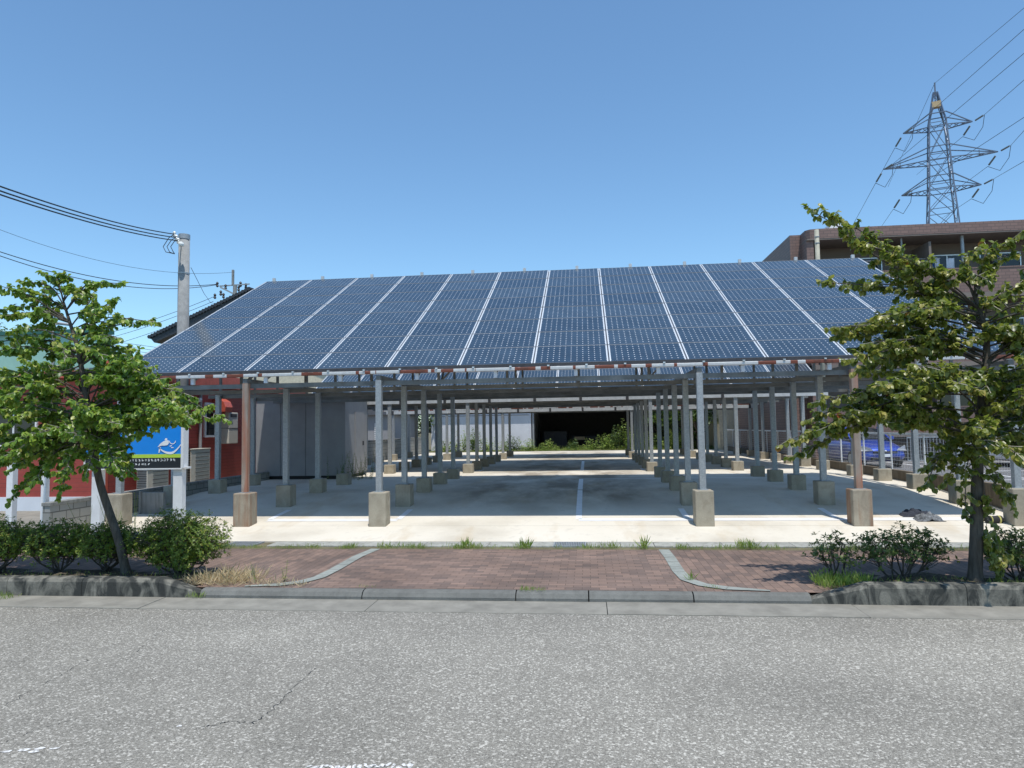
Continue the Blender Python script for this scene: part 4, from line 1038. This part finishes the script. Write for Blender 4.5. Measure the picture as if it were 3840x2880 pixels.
# ---------------------------------------------------------------- dogwood trees
def bez(pts, n):
    """smooth curve through points"""
    P = [Vector(p) for p in pts]; out = []
    for i in range(len(P)-1):
        p0 = P[max(i-1, 0)]; p1 = P[i]; p2 = P[i+1]; p3 = P[min(i+2, len(P)-1)]
        for k in range(n):
            t = k/n; out.append(.5*((2*p1)+(p2-p0)*t+(2*p0-5*p1+4*p2-p3)*t*t+(3*p1-p0-3*p2+p3)*t**3))
    out.append(P[-1]); return out
def dogwood(name, label, trunk, trad, limbs, yb, mat, seed, hints, lsize=.083, dens=1., group='street dogwood trees'):
    rs = random.Random(seed); root = thing(name, label, 'tree', trunk[0], group)
    o0 = Vector(trunk[0])
    T = bez(trunk, 6); n = len(T)
    rad = [trad[0]*(1-i/(n-1))**.8+trad[1] for i in range(n)]; rad[0] *= 1.35; rad[1] *= 1.12
    m = MB(); m.tube([p-o0 for p in T], rad, 12); m.build('trunk', M_bark, root, 0, True)
    tw = MB(); br = MB(); P = []; D = []; N = []; S = []; Vv = []
    def leafspray(p0, dirn, L):
        tone = rs.uniform(.15, .8)
        q = p0; d = dirn.normalized(); steps = max(2, int(L/.036)); pts = [p0]
        for s in range(steps):
            d = (d+Vector((rs.gauss(0, .12), rs.gauss(0, .12), rs.gauss(0, .07)))).normalized(); q = q+d*(L/steps); pts.append(q)
            for sd in (-1, 1):
                if rs.random() > .93*dens: continue
                side = Vector((-d.y, d.x, 0)).normalized()*sd
                ld = (side*rs.uniform(.3, .9)+d*rs.uniform(.1, .8)+Vector((0, 0, rs.uniform(-1.5, -.1)))).normalized()
                P.append(tuple(q-o0)); D.append(tuple(ld)); nn = Vector((rs.gauss(0, .45), rs.gauss(0, .45), 1)); N.append(tuple(nn)); S.append(lsize*rs.uniform(.6, 1.2)); Vv.append(1. if rs.random() < .004 else min(.97, max(0, rs.gauss(tone, .2))))
        for _ in range(3):
            ld = (d*rs.uniform(.3, 1)+Vector((rs.gauss(0, .5), rs.gauss(0, .5), rs.uniform(-.8, .3)))).normalized()
            P.append(tuple(q-o0)); D.append(tuple(ld)); N.append((rs.gauss(0, .3), rs.gauss(0, .3), 1)); S.append(lsize*rs.uniform(.6, 1)); Vv.append(min(.97, max(0, rs.gauss(tone+.15, .2))))
        tw.tube([p-o0 for p in pts[::2]+[pts[-1]]], .0045, 3, caps=False)
    for L in limbs:
        ti, pts, r0, bare = L
        start = T[min(n-1, int(ti*(n-1)))]
        C = bez([start]+pts, 7); k = len(C)
        br.tube([p-o0 for p in C], [max(.005, r0*.7*(1-i/(k-1))**.9+.005) for i in range(k)], 7, caps=False)
        tot = sum((C[i+1]-C[i]).length for i in range(k-1)); acc = 0; dn = dens*(.78 if ti > .74 else 1.02)
        for i in range(k-1):
            seg = (C[i+1]-C[i]); acc += seg.length; t = acc/tot
            if t < bare: continue
            d = seg.normalized(); nn = max(1, int(seg.length/.055+.5))
            for q in range(nn):
                p = C[i].lerp(C[i+1], rs.random())
                for sd in (-1, 1):
                    if rs.random() > .72*dn: continue
                    side = Vector((-d.y, d.x, 0))
                    if side.length < .1: side = Vector((rs.gauss(0, 1), rs.gauss(0, 1), 0))
                    side = side.normalized()*sd
                    dd = side*rs.uniform(.4, 1)+d*rs.uniform(.1, .9)+Vector((rs.gauss(0, .2), rs.gauss(0, .3), rs.uniform(-.55, .65)))
                    leafspray(p, dd, rs.uniform(.08, .23)*(1.25-.6*t)*(.8 if ti > .74 else 1))
        leafspray(C[-1], (C[-1]-C[-2]), .16)
    br.build('branches', M_bark, root, 0, True); tw.build('twigs', M_twig, root)
    leaves('crown', mat, P, D, N, S, root, var=Vv, wid=1.35)
    return root, len(P)
def A(px, py, y): return at(px, py, y)
rs = random.Random(11)
# left tree
trL = [Vector((-6.87, 9.8, -.45)), A(440, 2010, 9.8), A(372, 1800, 9.8), A(345, 1620, 9.78), A(318, 1450, 9.8), A(290, 1300, 9.82), A(262, 1210, 9.85), A(238, 1130, 9.9)]
limbL = []
def limb(lst, ti, tipx, tipy, y, tr, r0=.022, bare=.3, lift=.12):
    n = len(tr); s = tr[min(n-1, int(round(ti*(n-1))))]; e = A(tipx, tipy, y); mid = s.lerp(e, .5)+Vector((rs.uniform(-.08, .08), rs.uniform(-.08, .08), lift)); lst.append((ti, [mid, e], r0, bare))
for ti, x, y, dy, r0 in ((1, 195, 1040, 9.8, .012), (1, 245, 1035, 9.9, .01), (1, 300, 1100, 9.7, .01), (.93, 435, 1062, 9.75, .014), (.93, 340, 1110, 10.0, .012), (.88, 10, 1075, 9.6, .014), (.88, 100, 1110, 10.0, .012), (.86, 30, 1160, 9.7, .012), (.85, 345, 1110, 10.2, .01),
                     (.78, 500, 1210, 9.7, .016), (.78, 420, 1200, 10.0, .012), (.75, 60, 1240, 9.6, .016), (.75, 160, 1220, 10.1, .012), (.7, 440, 1265, 9.5, .014), (.7, -40, 1290, 9.8, .016), (.72, 360, 1170, 9.5, .012),
                     (.66, 520, 1400, 9.6, .018), (.66, 430, 1360, 10.1, .016), (.62, -60, 1420, 9.5, .02), (.6, 560, 1460, 9.9, .018), (.6, 480, 1430, 9.2, .016), (.55, 690, 1475, 9.7, .018), (.55, 640, 1450, 9.9, .014), (.5, 700, 1560, 9.4, .018), (.5, 825, 1560, 9.7, .02), (.5, 760, 1560, 9.9, .016), (.48, 690, 1575, 9.5, .016), (.45, 540, 1620, 9.3, .016), (.5, 640, 1520, 9.3, .014), (.5, 560, 1560, 9.9, .014),
                     (.55, -80, 1560, 9.6, .02), (.5, -60, 1650, 9.4, .02), (.45, -90, 1720, 9.8, .018), (.45, 60, 1690, 9.2, .016), (.42, -40, 1760, 9.5, .016), (.4, 60, 1850, 9.6, .012), (.4, 230, 1830, 9.6, .012), (.4, 130, 1800, 9.4, .014), (.4, 250, 1770, 9.3, .014), (.38, 480, 1760, 9.5, .012), (.4, 330, 1760, 9.35, .012), (.42, 470, 1720, 9.7, .012)):
    limb(limbL, ti, x, y, dy, trL, r0)
for (x, y, dy) in ((-60, 1330, 9.4), (40, 1320, 9.9), (120, 1360, 9.3), (200, 1330, 10.1), (-80, 1480, 10.1), (60, 1470, 9.1), (380, 1330, 9.4), (460, 1310, 9.9), (540, 1380, 10.2), (600, 1420, 9.4), (20, 1180, 9.9), (120, 1170, 9.4), (420, 1130, 9.6), (560, 1205, 9.6), (350, 1065, 9.7), (60, 1095, 9.9), (120, 1060, 9.7)):
    limb(limbL, min(.93, (1900-y)/840), x, y, dy, trL, .011, .4, .06)
for _ in range(78):   # fill
    x = rs.uniform(-120, 680); y = rs.uniform(1330, 1770)
    if x > 560 and y < 1440 or x > 500 and y > 1600: continue
    ti = min(.8, max(.4, (1900-y)/900+rs.uniform(-.05, .05)))
    limb(limbL, ti, x, y, 9.8+rs.uniform(-1.1, 1.1), trL, .012, .45, .08)
rt, nL = dogwood('dogwood_tree', 'leaning bright green dogwood street tree at left above the hedge', trL, (.052, .013), limbL, 9.8, M_leafL, 5, None)
# right tree
trR = [Vector((4.92, 9.65, -.45)), A(3662, 2000, 9.65), A(3664, 1820, 9.65), A(3672, 1640, 9.65), A(3688, 1450, 9.67), A(3700, 1300, 9.7), A(3680, 1180, 9.72), A(3640, 1080, 9.75)]
limbR = []
limbR.append((.86, [A(3560, 1150, 9.6), A(3400, 1030, 9.55), A(3270, 950, 9.5), A(3190, 880, 9.5), A(3060, 800, 9.5)], .022, .25))
limbR.append((.86, [A(3500, 1100, 9.7), A(3380, 1010, 9.7), A(3330, 950, 9.75)], .014, .3))
for ti, x, y, dy, r0 in ((.9, 3130, 810, 9.55, .01), (.9, 3200, 900, 9.6, .01), (.9, 3290, 930, 9.4, .01), (.88, 3110, 1060, 9.5, .015), (.88, 3220, 1060, 9.8, .012), (.9, 3340, 1040, 9.9, .012),
                     (.8, 3160, 1250, 9.5, .014), (.82, 3230, 1230, 9.8, .012), (.8, 3320, 1180, 9.3, .014), (1, 3640, 960, 9.7, .01), (1, 3560, 1020, 9.5, .01), (.97, 3700, 930, 9.8, .014), (.97, 3790, 900, 9.7, .014), (.95, 3870, 940, 9.8, .014), (.9, 3900, 1060, 9.6, .016), (.9, 3960, 1000, 10, .014), (.93, 3700, 1050, 9.4, .012),
                     (.7, 3150, 1225, 9.4, .018), (.68, 3170, 1260, 9.8, .016), (.66, 3240, 1370, 9.4, .016), (.66, 3300, 1330, 10.0, .014), (.6, 3090, 1500, 9.5, .016), (.6, 3010, 1640, 9.5, .02), (.58, 2960, 1650, 9.5, .02), (.58, 3060, 1560, 9.7, .014), (.55, 3100, 1600, 9.3, .014), (.5, 3000, 1700, 9.6, .014), 
                     (.45, 3490, 1730, 9.5, .012), (.42, 3560, 1780, 9.5, .01), (.45, 3480, 1800, 9.4, .01), (.42, 3620, 1760, 9.4, .01), (.45, 3800, 1650, 9.5, .014), (.45, 3900, 1700, 9.6, .016), (.5, 4000, 1560, 9.6, .018), (.5, 3830, 1480, 9.3, .016), (.6, 4050, 1400, 9.7, .018), (.65, 3980, 1250, 9.6, .018)):
    limb(limbR, ti, x, y, dy, trR, r0)
for _ in range(104):
    x = rs.uniform(3200, 4080); y = rs.uniform(1100, 1740)
    if x < 3500 and y > 1590 or x < 3330 and y < 1200: continue
    ti = min(.93, max(.45, (1950-y)/930+rs.uniform(-.05, .05)))
    limb(limbR, ti, x, y, 9.7+rs.uniform(-1.1, 1.1), trR, .012, .45, .08)
for x, y in ((3745, 1830), (3790, 1880), (3740, 2130), (3760, 2110), (3620, 1900), (3700, 1960)):
    limb(limbR, .22 if y > 2000 else .36, x, y, 9.6, trR, .006, .5, .02)
rt, nR = dogwood('dogwood_tree', 'upright olive green dogwood street tree at right in front of the apartments', trR, (.070, .015), limbR, 9.65, M_leafR, 9, None)
print('leaves', nL, nR)

# ---------------------------------------------------------------- azaleas
def azalea(label, cx, cy, z0, rx, ry, h, ntip, mat, seed, dens=8, ls=.042, stems=9, low=.25, sparse=False, group='azalea bushes in the planting strips'):
    rs = random.Random(seed); root = thing('azalea_bush', label, 'bush', (cx, cy, z0), group)
    st = MB(); P = []; D = []; N = []; S = []; V_ = []
    mains = []
    for k in range(stems):
        a = 2*math.pi*k/stems+rs.uniform(-.3, .3); rr = rs.uniform(.35, .75); e = Vector((rx*rr*math.cos(a), ry*rr*math.sin(a), h*rs.uniform(.45, .75))); b = Vector((rs.uniform(-.12, .12)*rx, rs.uniform(-.15, .15)*ry, -.03))
        mid = b.lerp(e, .45)+Vector((e.x*.12, e.y*.12, -h*.06)); C = bez([b, mid, e], 5); mains.append(C)
        st.tube(C, [.016*(1-i/len(C)*.7) for i in range(len(C))], 5, caps=False)
    lump = [(rs.uniform(-1, 1), rs.uniform(-1, 1), rs.uniform(0, 6.3)) for _ in range(6)]
    for k in range(ntip):
        while True:
            u = Vector((rs.uniform(-1, 1), rs.uniform(-1, 1), rs.uniform(low*2-1, 1)))
            if u.length < 1: break
        if u.length < .55 and rs.random() < .5: u = u.normalized()*rs.uniform(.6, 1)
        sc = .86+.14*math.sin(u.x*5+lump[0][2])*math.sin(u.y*4+lump[1][2])+.07*math.sin(u.x*13+lump[2][2])+.05*rs.gauss(0, 1)
        p = Vector((u.x*rx*sc, u.y*ry*sc, h*(.5+.5*u.z*sc)))
        C = rs.choice(mains) if not sparse else min(mains, key=lambda c: (c[-1]-p).length)
        c0 = C[rs.randint(len(C)//2, len(C)-1)]
        if k % (2 if sparse else 4) == 0: st.tube([c0, c0.lerp(p, .5)+Vector((0, 0, -.02)), p], [.006, .004, .0025], 3, caps=False)
        up = (u+Vector((0, 0, .9))).normalized()
        for j in range(dens):
            a = 2*math.pi*j/dens+rs.uniform(-.4, .4); t = up.orthogonal().normalized(); b = up.cross(t)
            d = (t*math.cos(a)+b*math.sin(a))*rs.uniform(.7, 1.1)+up*rs.uniform(.1, .7)
            P.append(tuple(p+Vector((rs.gauss(0, .008), rs.gauss(0, .008), rs.gauss(0, .012))))); D.append(tuple(d)); N.append(tuple(up+Vector((rs.gauss(0, .3), rs.gauss(0, .3), 0)))); S.append(ls*rs.uniform(.65, 1.2)); V_.append(min(.99, max(0, rs.gauss(.5, .25))))
    st.build('stems', M_bark, root); leaves('foliage', mat, P, D, N, S, root, small=True, wid=.95, var=V_)
azalea('azalea hedge bush at the far left edge of the frame', -9.1, 9.95, -.42, .68, .5, .84, 1300, M_az, 21, low=.3)
azalea('azalea hedge bush between the frame edge and the leaning tree', -8.15, 9.95, -.42, .68, .5, .82, 1300, M_az, 22, low=.3)
azalea('dark azalea hedge bush just left of the leaning trunk', -7.35, 10.05, -.42, .6, .5, .78, 1100, M_az, 23, low=.3)
azalea('large rounded azalea bush right of the leaning trunk', -6.15, 9.95, -.46, .86, .55, 1.0, 2300, M_az, 24, low=.06, stems=12)
azalea('small sparse azalea left of the right hand bushes', 3.32, 10.0, -.46, .40, .32, .66, 90, M_azR, 31, 9, .058, 7, .3, True)
azalea('wide open azalea bush left of the right tree trunk', 4.15, 9.95, -.46, .78, .42, .74, 360, M_azR, 32, 9, .055, 10, .35, True)
azalea('azalea bush right of the right tree trunk at the frame edge', 5.62, 9.95, -.46, .60, .45, .74, 330, M_azR, 33, 9, .055, 9, .3, True)

# ---------------------------------------------------------------- grass and weeds
def blades(name, label, cat, boxes, mat, seed, kind='stuff', group=None):
    rs = np.random.default_rng(seed); P = []; D = []; N = []; S = []
    for (x0, x1, y0, y1, z, n, h) in boxes:
        x = rs.uniform(x0, x1, n); y = rs.uniform(y0, y1, n)
        P.append(np.stack([x, y, np.full(n, z)], 1)); bend = .9 if name == 'dry_grass' else .45; d = np.stack([rs.normal(0, bend, n), rs.normal(0, bend, n), np.ones(n)], 1); D.append(d); N.append(rs.normal(0, 1, (n, 3))); S.append(h*rs.uniform(.35, 1.15, n))
    P = np.concatenate(P); D = np.concatenate(D); N = np.concatenate(N); S = np.concatenate(S)
    o = leaves(name, mat, P, D, N, S, None, small=True, wid=.16)
    return tag(o, label, cat, group, kind)
bx = []
for k in range(190):
    x = random.uniform(-7.2, 6.5); 
    if -4.1 < x < -3.75 or 1.1 < x < 1.5: continue
    bx.append((x-.09, x+.09, 12.36, 12.6, -.51, random.choice((8, 16, 30, 60)), random.choice((.035, .05, .07, .11))))
for x, n_, h_, w_ in ((-2.2, 90, .2, .1), (-2.5, 40, .12, .2), (-1.15, 110, .2, .09), (.35, 60, .16, .14), (.95, 70, .24, .05), (2.7, 130, .2, .16), (3.05, 70, .12, .2), (-3.55, 120, .14, .3), (-5.2, 60, .1, .3), (.05, 60, .1, .15), (1.95, 60, .08, .3)): bx.append((x-w_, x+w_, 12.38, 12.6, -.51, n_, h_))
blades('weeds', 'green weeds growing along the joint between pavers and gutter lids', 'weeds', bx, M_weed, 3)
blades('kerb_weeds', 'bright green tufts on the low kerb and edging of the driveway', 'weeds', [(-.95, -.75, 9.2, 9.3, -.5, 90, .08), (-.72, -.6, 9.18, 9.28, -.5, 30, .07), (1.35, 1.42, 9.9, 10.0, -.5, 25, .16), (1.5, 1.7, 9.35, 9.55, -.5, 30, .07), (-3.2, -2.9, 9.3, 9.4, -.5, 30, .05), (-8.6, -8.0, 8.9, 9.14, -.62, 220, .1), (-5.5, -5.25, 9.05, 9.15, -.6, 60, .1)], M_weed, 4)
blades('dry_grass', 'straw coloured dry grass spilling over the pavers right of the azalea', 'dry grass', [(-5.7, -5.0, 9.35, 9.9, -.5, 420, .2), (-5.5, -4.75, 9.5, 9.95, -.5, 260, .27), (-5.2, -4.4, 9.33, 9.7, -.5, 170, .14), (-4.5, -3.9, 9.33, 9.55, -.5, 90, .12)], M_dry, 5)
blades('planter_weeds', 'low grass patch under the azaleas behind the right kerb', 'grass', [(2.95, 3.6, 9.4, 9.9, -.49, 520, .2), (3.3, 5.6, 9.4, 9.8, -.45, 420, .1), (-9, -5.6, 9.38, 9.8, -.43, 350, .08)], M_weed, 6)
def stalkweed(label, x, y, z, h, seed, n=1, spread=.1, mat=M_weed, ls=.07, group='tall weeds', name='weed_plant'):
    rs = random.Random(seed); root = thing(name, label, 'weed', (x, y, z), group); st = MB(); P = []; D = []; N = []; S = []
    for _ in range(n):
        b = Vector((rs.gauss(0, spread), rs.gauss(0, spread), 0)); hh = h*rs.uniform(.6, 1.05); t = b+Vector((rs.gauss(0, .2)*hh, rs.gauss(0, .2)*hh, hh)); st.tube([b, b.lerp(t, .5)+Vector((rs.gauss(0, .01), 0, 0)), t], [.006, .004, .002], 3, caps=False)
        k = max(6, int(hh/.028))
        for i in range(k):
            f = (i+1)/k; p = b.lerp(t, f); a = i*2.4
            for q in range(2):
                P.append(tuple(p)); D.append((math.cos(a+q*3.1), math.sin(a+q*3.1), rs.uniform(-.1, .7))); N.append((rs.gauss(0, .3), rs.gauss(0, .3), 1)); S.append(ls*(1.15-.75*f)*rs.uniform(.7, 1.2))
    st.build('stem', M_weed_stem, root); leaves('foliage', mat, P, D, N, S, root, small=True, wid=.7)
    return root
M_weed_stem = simple('weed stem', (.16, .2, .06), .8)
stalkweed('feathery pale green weed clump between the leaning tree and the azalea', -8.3, 11.6, -.5, 1.05, 41, 16, .22, ls=.05)
stalkweed('second feathery weed clump under the signboard', -7.6, 11.8, -.5, .85, 42, 12, .25, ls=.05)
stalkweed('slender weed growing from the dry grass', -4.78, 9.6, -.5, .42, 43, 1, .01, ls=.05)
stalkweed('weed with upright leaves left of the driveway edging', -4.35, 9.7, -.5, .3, 44, 2, .02, ls=.06)
stalkweed('dark leafy plant beside the storage cabin base', -7.9, 22.9, 0, .9, 45, 26, .35, M_tree, .09)
# rear weeds
wx = [(-10.3, 1.2), (-9.4, 1.5), (-8.5, 2.1), (-7.6, 1.9), (-6.9, 1.4), (-5.7, 1.1), (-5.0, 1.9), (-4.2, 1.3), (-2.6, 1.4), (-.9, 1.2), (.6, 1.8), (1.3, 2.4), (2.0, 2.3), (2.9, 3.0), (3.6, 2.4), (4.5, 2.0), (5.4, 2.2), (6.3, 1.9), (7.2, 1.6)]
words = ['leftmost', 'second', 'third', 'fourth', 'fifth', 'sixth', 'seventh', 'eighth', 'ninth', 'tenth', 'eleventh', 'twelfth', 'thirteenth', 'fourteenth', 'fifteenth', 'sixteenth', 'seventeenth', 'eighteenth', 'rightmost']
wx = [(-10.3, 1.0), (-9.5, 1.3), (-8.6, 1.8), (-7.8, 2.0), (-6.9, 1.2), (-5.9, .8), (-4.9, 1.3), (-4.2, 1.0), (-2.6, .9), (-1.0, .9), (.3, 1.0), (1.2, 1.5), (1.9, 1.9), (2.7, 2.5), (3.5, 1.9), (4.5, 1.7), (5.4, 1.9), (6.3, 1.6), (7.2, 1.4)]
def weedbush(label, x, y, h, seed, mat):
    rs = random.Random(seed); root = thing('weed_plant', label, 'weed', (x, y, 0), 'tall weeds along the rear edge of the car park'); st = MB(); P = []; D = []; N = []; S = []
    for k in range(16):
        a = rs.uniform(0, 6.28); rr = rs.uniform(.05, .5); b = Vector((rr*math.cos(a), rr*math.sin(a)*.8, 0)); hh = h*rs.uniform(.35, 1)*(1-.35*rr); t = b*1.35+Vector((rs.gauss(0, .12), rs.gauss(0, .12), hh)); st.tube([b, b.lerp(t, .5), t], [.012, .009, .004], 3, caps=False)
        for i in range(int(24*hh)+6):
            f = rs.uniform(.12, 1); p = b.lerp(t, f); d = Vector((rs.gauss(0, 1), rs.gauss(0, 1), rs.uniform(-.4, .5))).normalized(); w_ = .20*(1.15-f)
            P.append(tuple(p+d*rs.uniform(0, w_))); D.append(tuple(d)); N.append((rs.gauss(0, .4), rs.gauss(0, .4)-.3, 1)); S.append(rs.uniform(.10, .2)*(1.2-.5*f))
    st.build('stem', M_weed_stem, root); leaves('foliage', mat, P, D, N, S, root, small=True, wid=1.1)
for k, (x, h) in enumerate(wx):
    weedbush('%s tall weed clump from the left along the rear edge' % words[k], x+random.uniform(-.15, .15), 48.6+random.uniform(-.5, .5), h, 60+k, M_weed if k % 3 else M_tree)
blades('ground_cover', 'yellow green ground cover along the rear edge of the car park', 'ground cover', [(-11, 8.6, 47.4, 48.8, 0, 4200, .2), (-5, 8.6, 48, 49.5, 0, 1500, .35)], M_weed, 8)
# background trees
def bgtree(label, x, y, h, r_, seed, n=2600, ls=.22):
    rs = random.Random(seed); root = thing('background_tree', label, 'tree', (x, y, 0), 'trees behind the car park'); m = MB(); m.tube([(0, 0, -.1), (.1, 0, h*.4), (0, .1, h*.8)], [.18, .13, .05], 8)
    P = []; D = []; N = []; S = []
    cl = [(Vector((rs.gauss(0, .5)*r_, rs.gauss(0, .5)*r_, h*rs.uniform(.3, 1))), r_*rs.uniform(.25, .5)) for _ in range(26)]
    for c, q in cl: m.tube([(0, 0, h*.3), c*.6, c], [.05, .03, .015], 5, caps=False)
    for _ in range(n):
        c, q = rs.choice(cl); u = Vector((rs.gauss(0, 1), rs.gauss(0, 1), rs.gauss(0, .8))).normalized()*q*rs.uniform(.6, 1); P.append(tuple(c+u)); D.append((u.x+rs.gauss(0, .4), u.y+rs.gauss(0, .4), rs.uniform(-.5, .3))); N.append((u.x, u.y, abs(u.z)+.5)); S.append(ls*rs.uniform(.6, 1.2))
    m.build('trunk', M_bark, root, 0, True); leaves('crown', M_tree, P, D, N, S, root, small=True, wid=1.4)
bgtree('dense green tree right of the open garage', 5.6, 50, 4.2, 1.6, 81)
bgtree('broad green tree beside the cream building', 7.4, 47.5, 4.0, 1.3, 82)
bgtree('leafy tree with reddish twigs beyond the far left wall', -12.4, 52, 5, 1.8, 83)
bgtree('dark tree top peeking above the left tree at the frame edge', at(-10, 1250, 60).x, 60, at(-10, 1210, 60).z, 1.6, 84, 1800, .3)
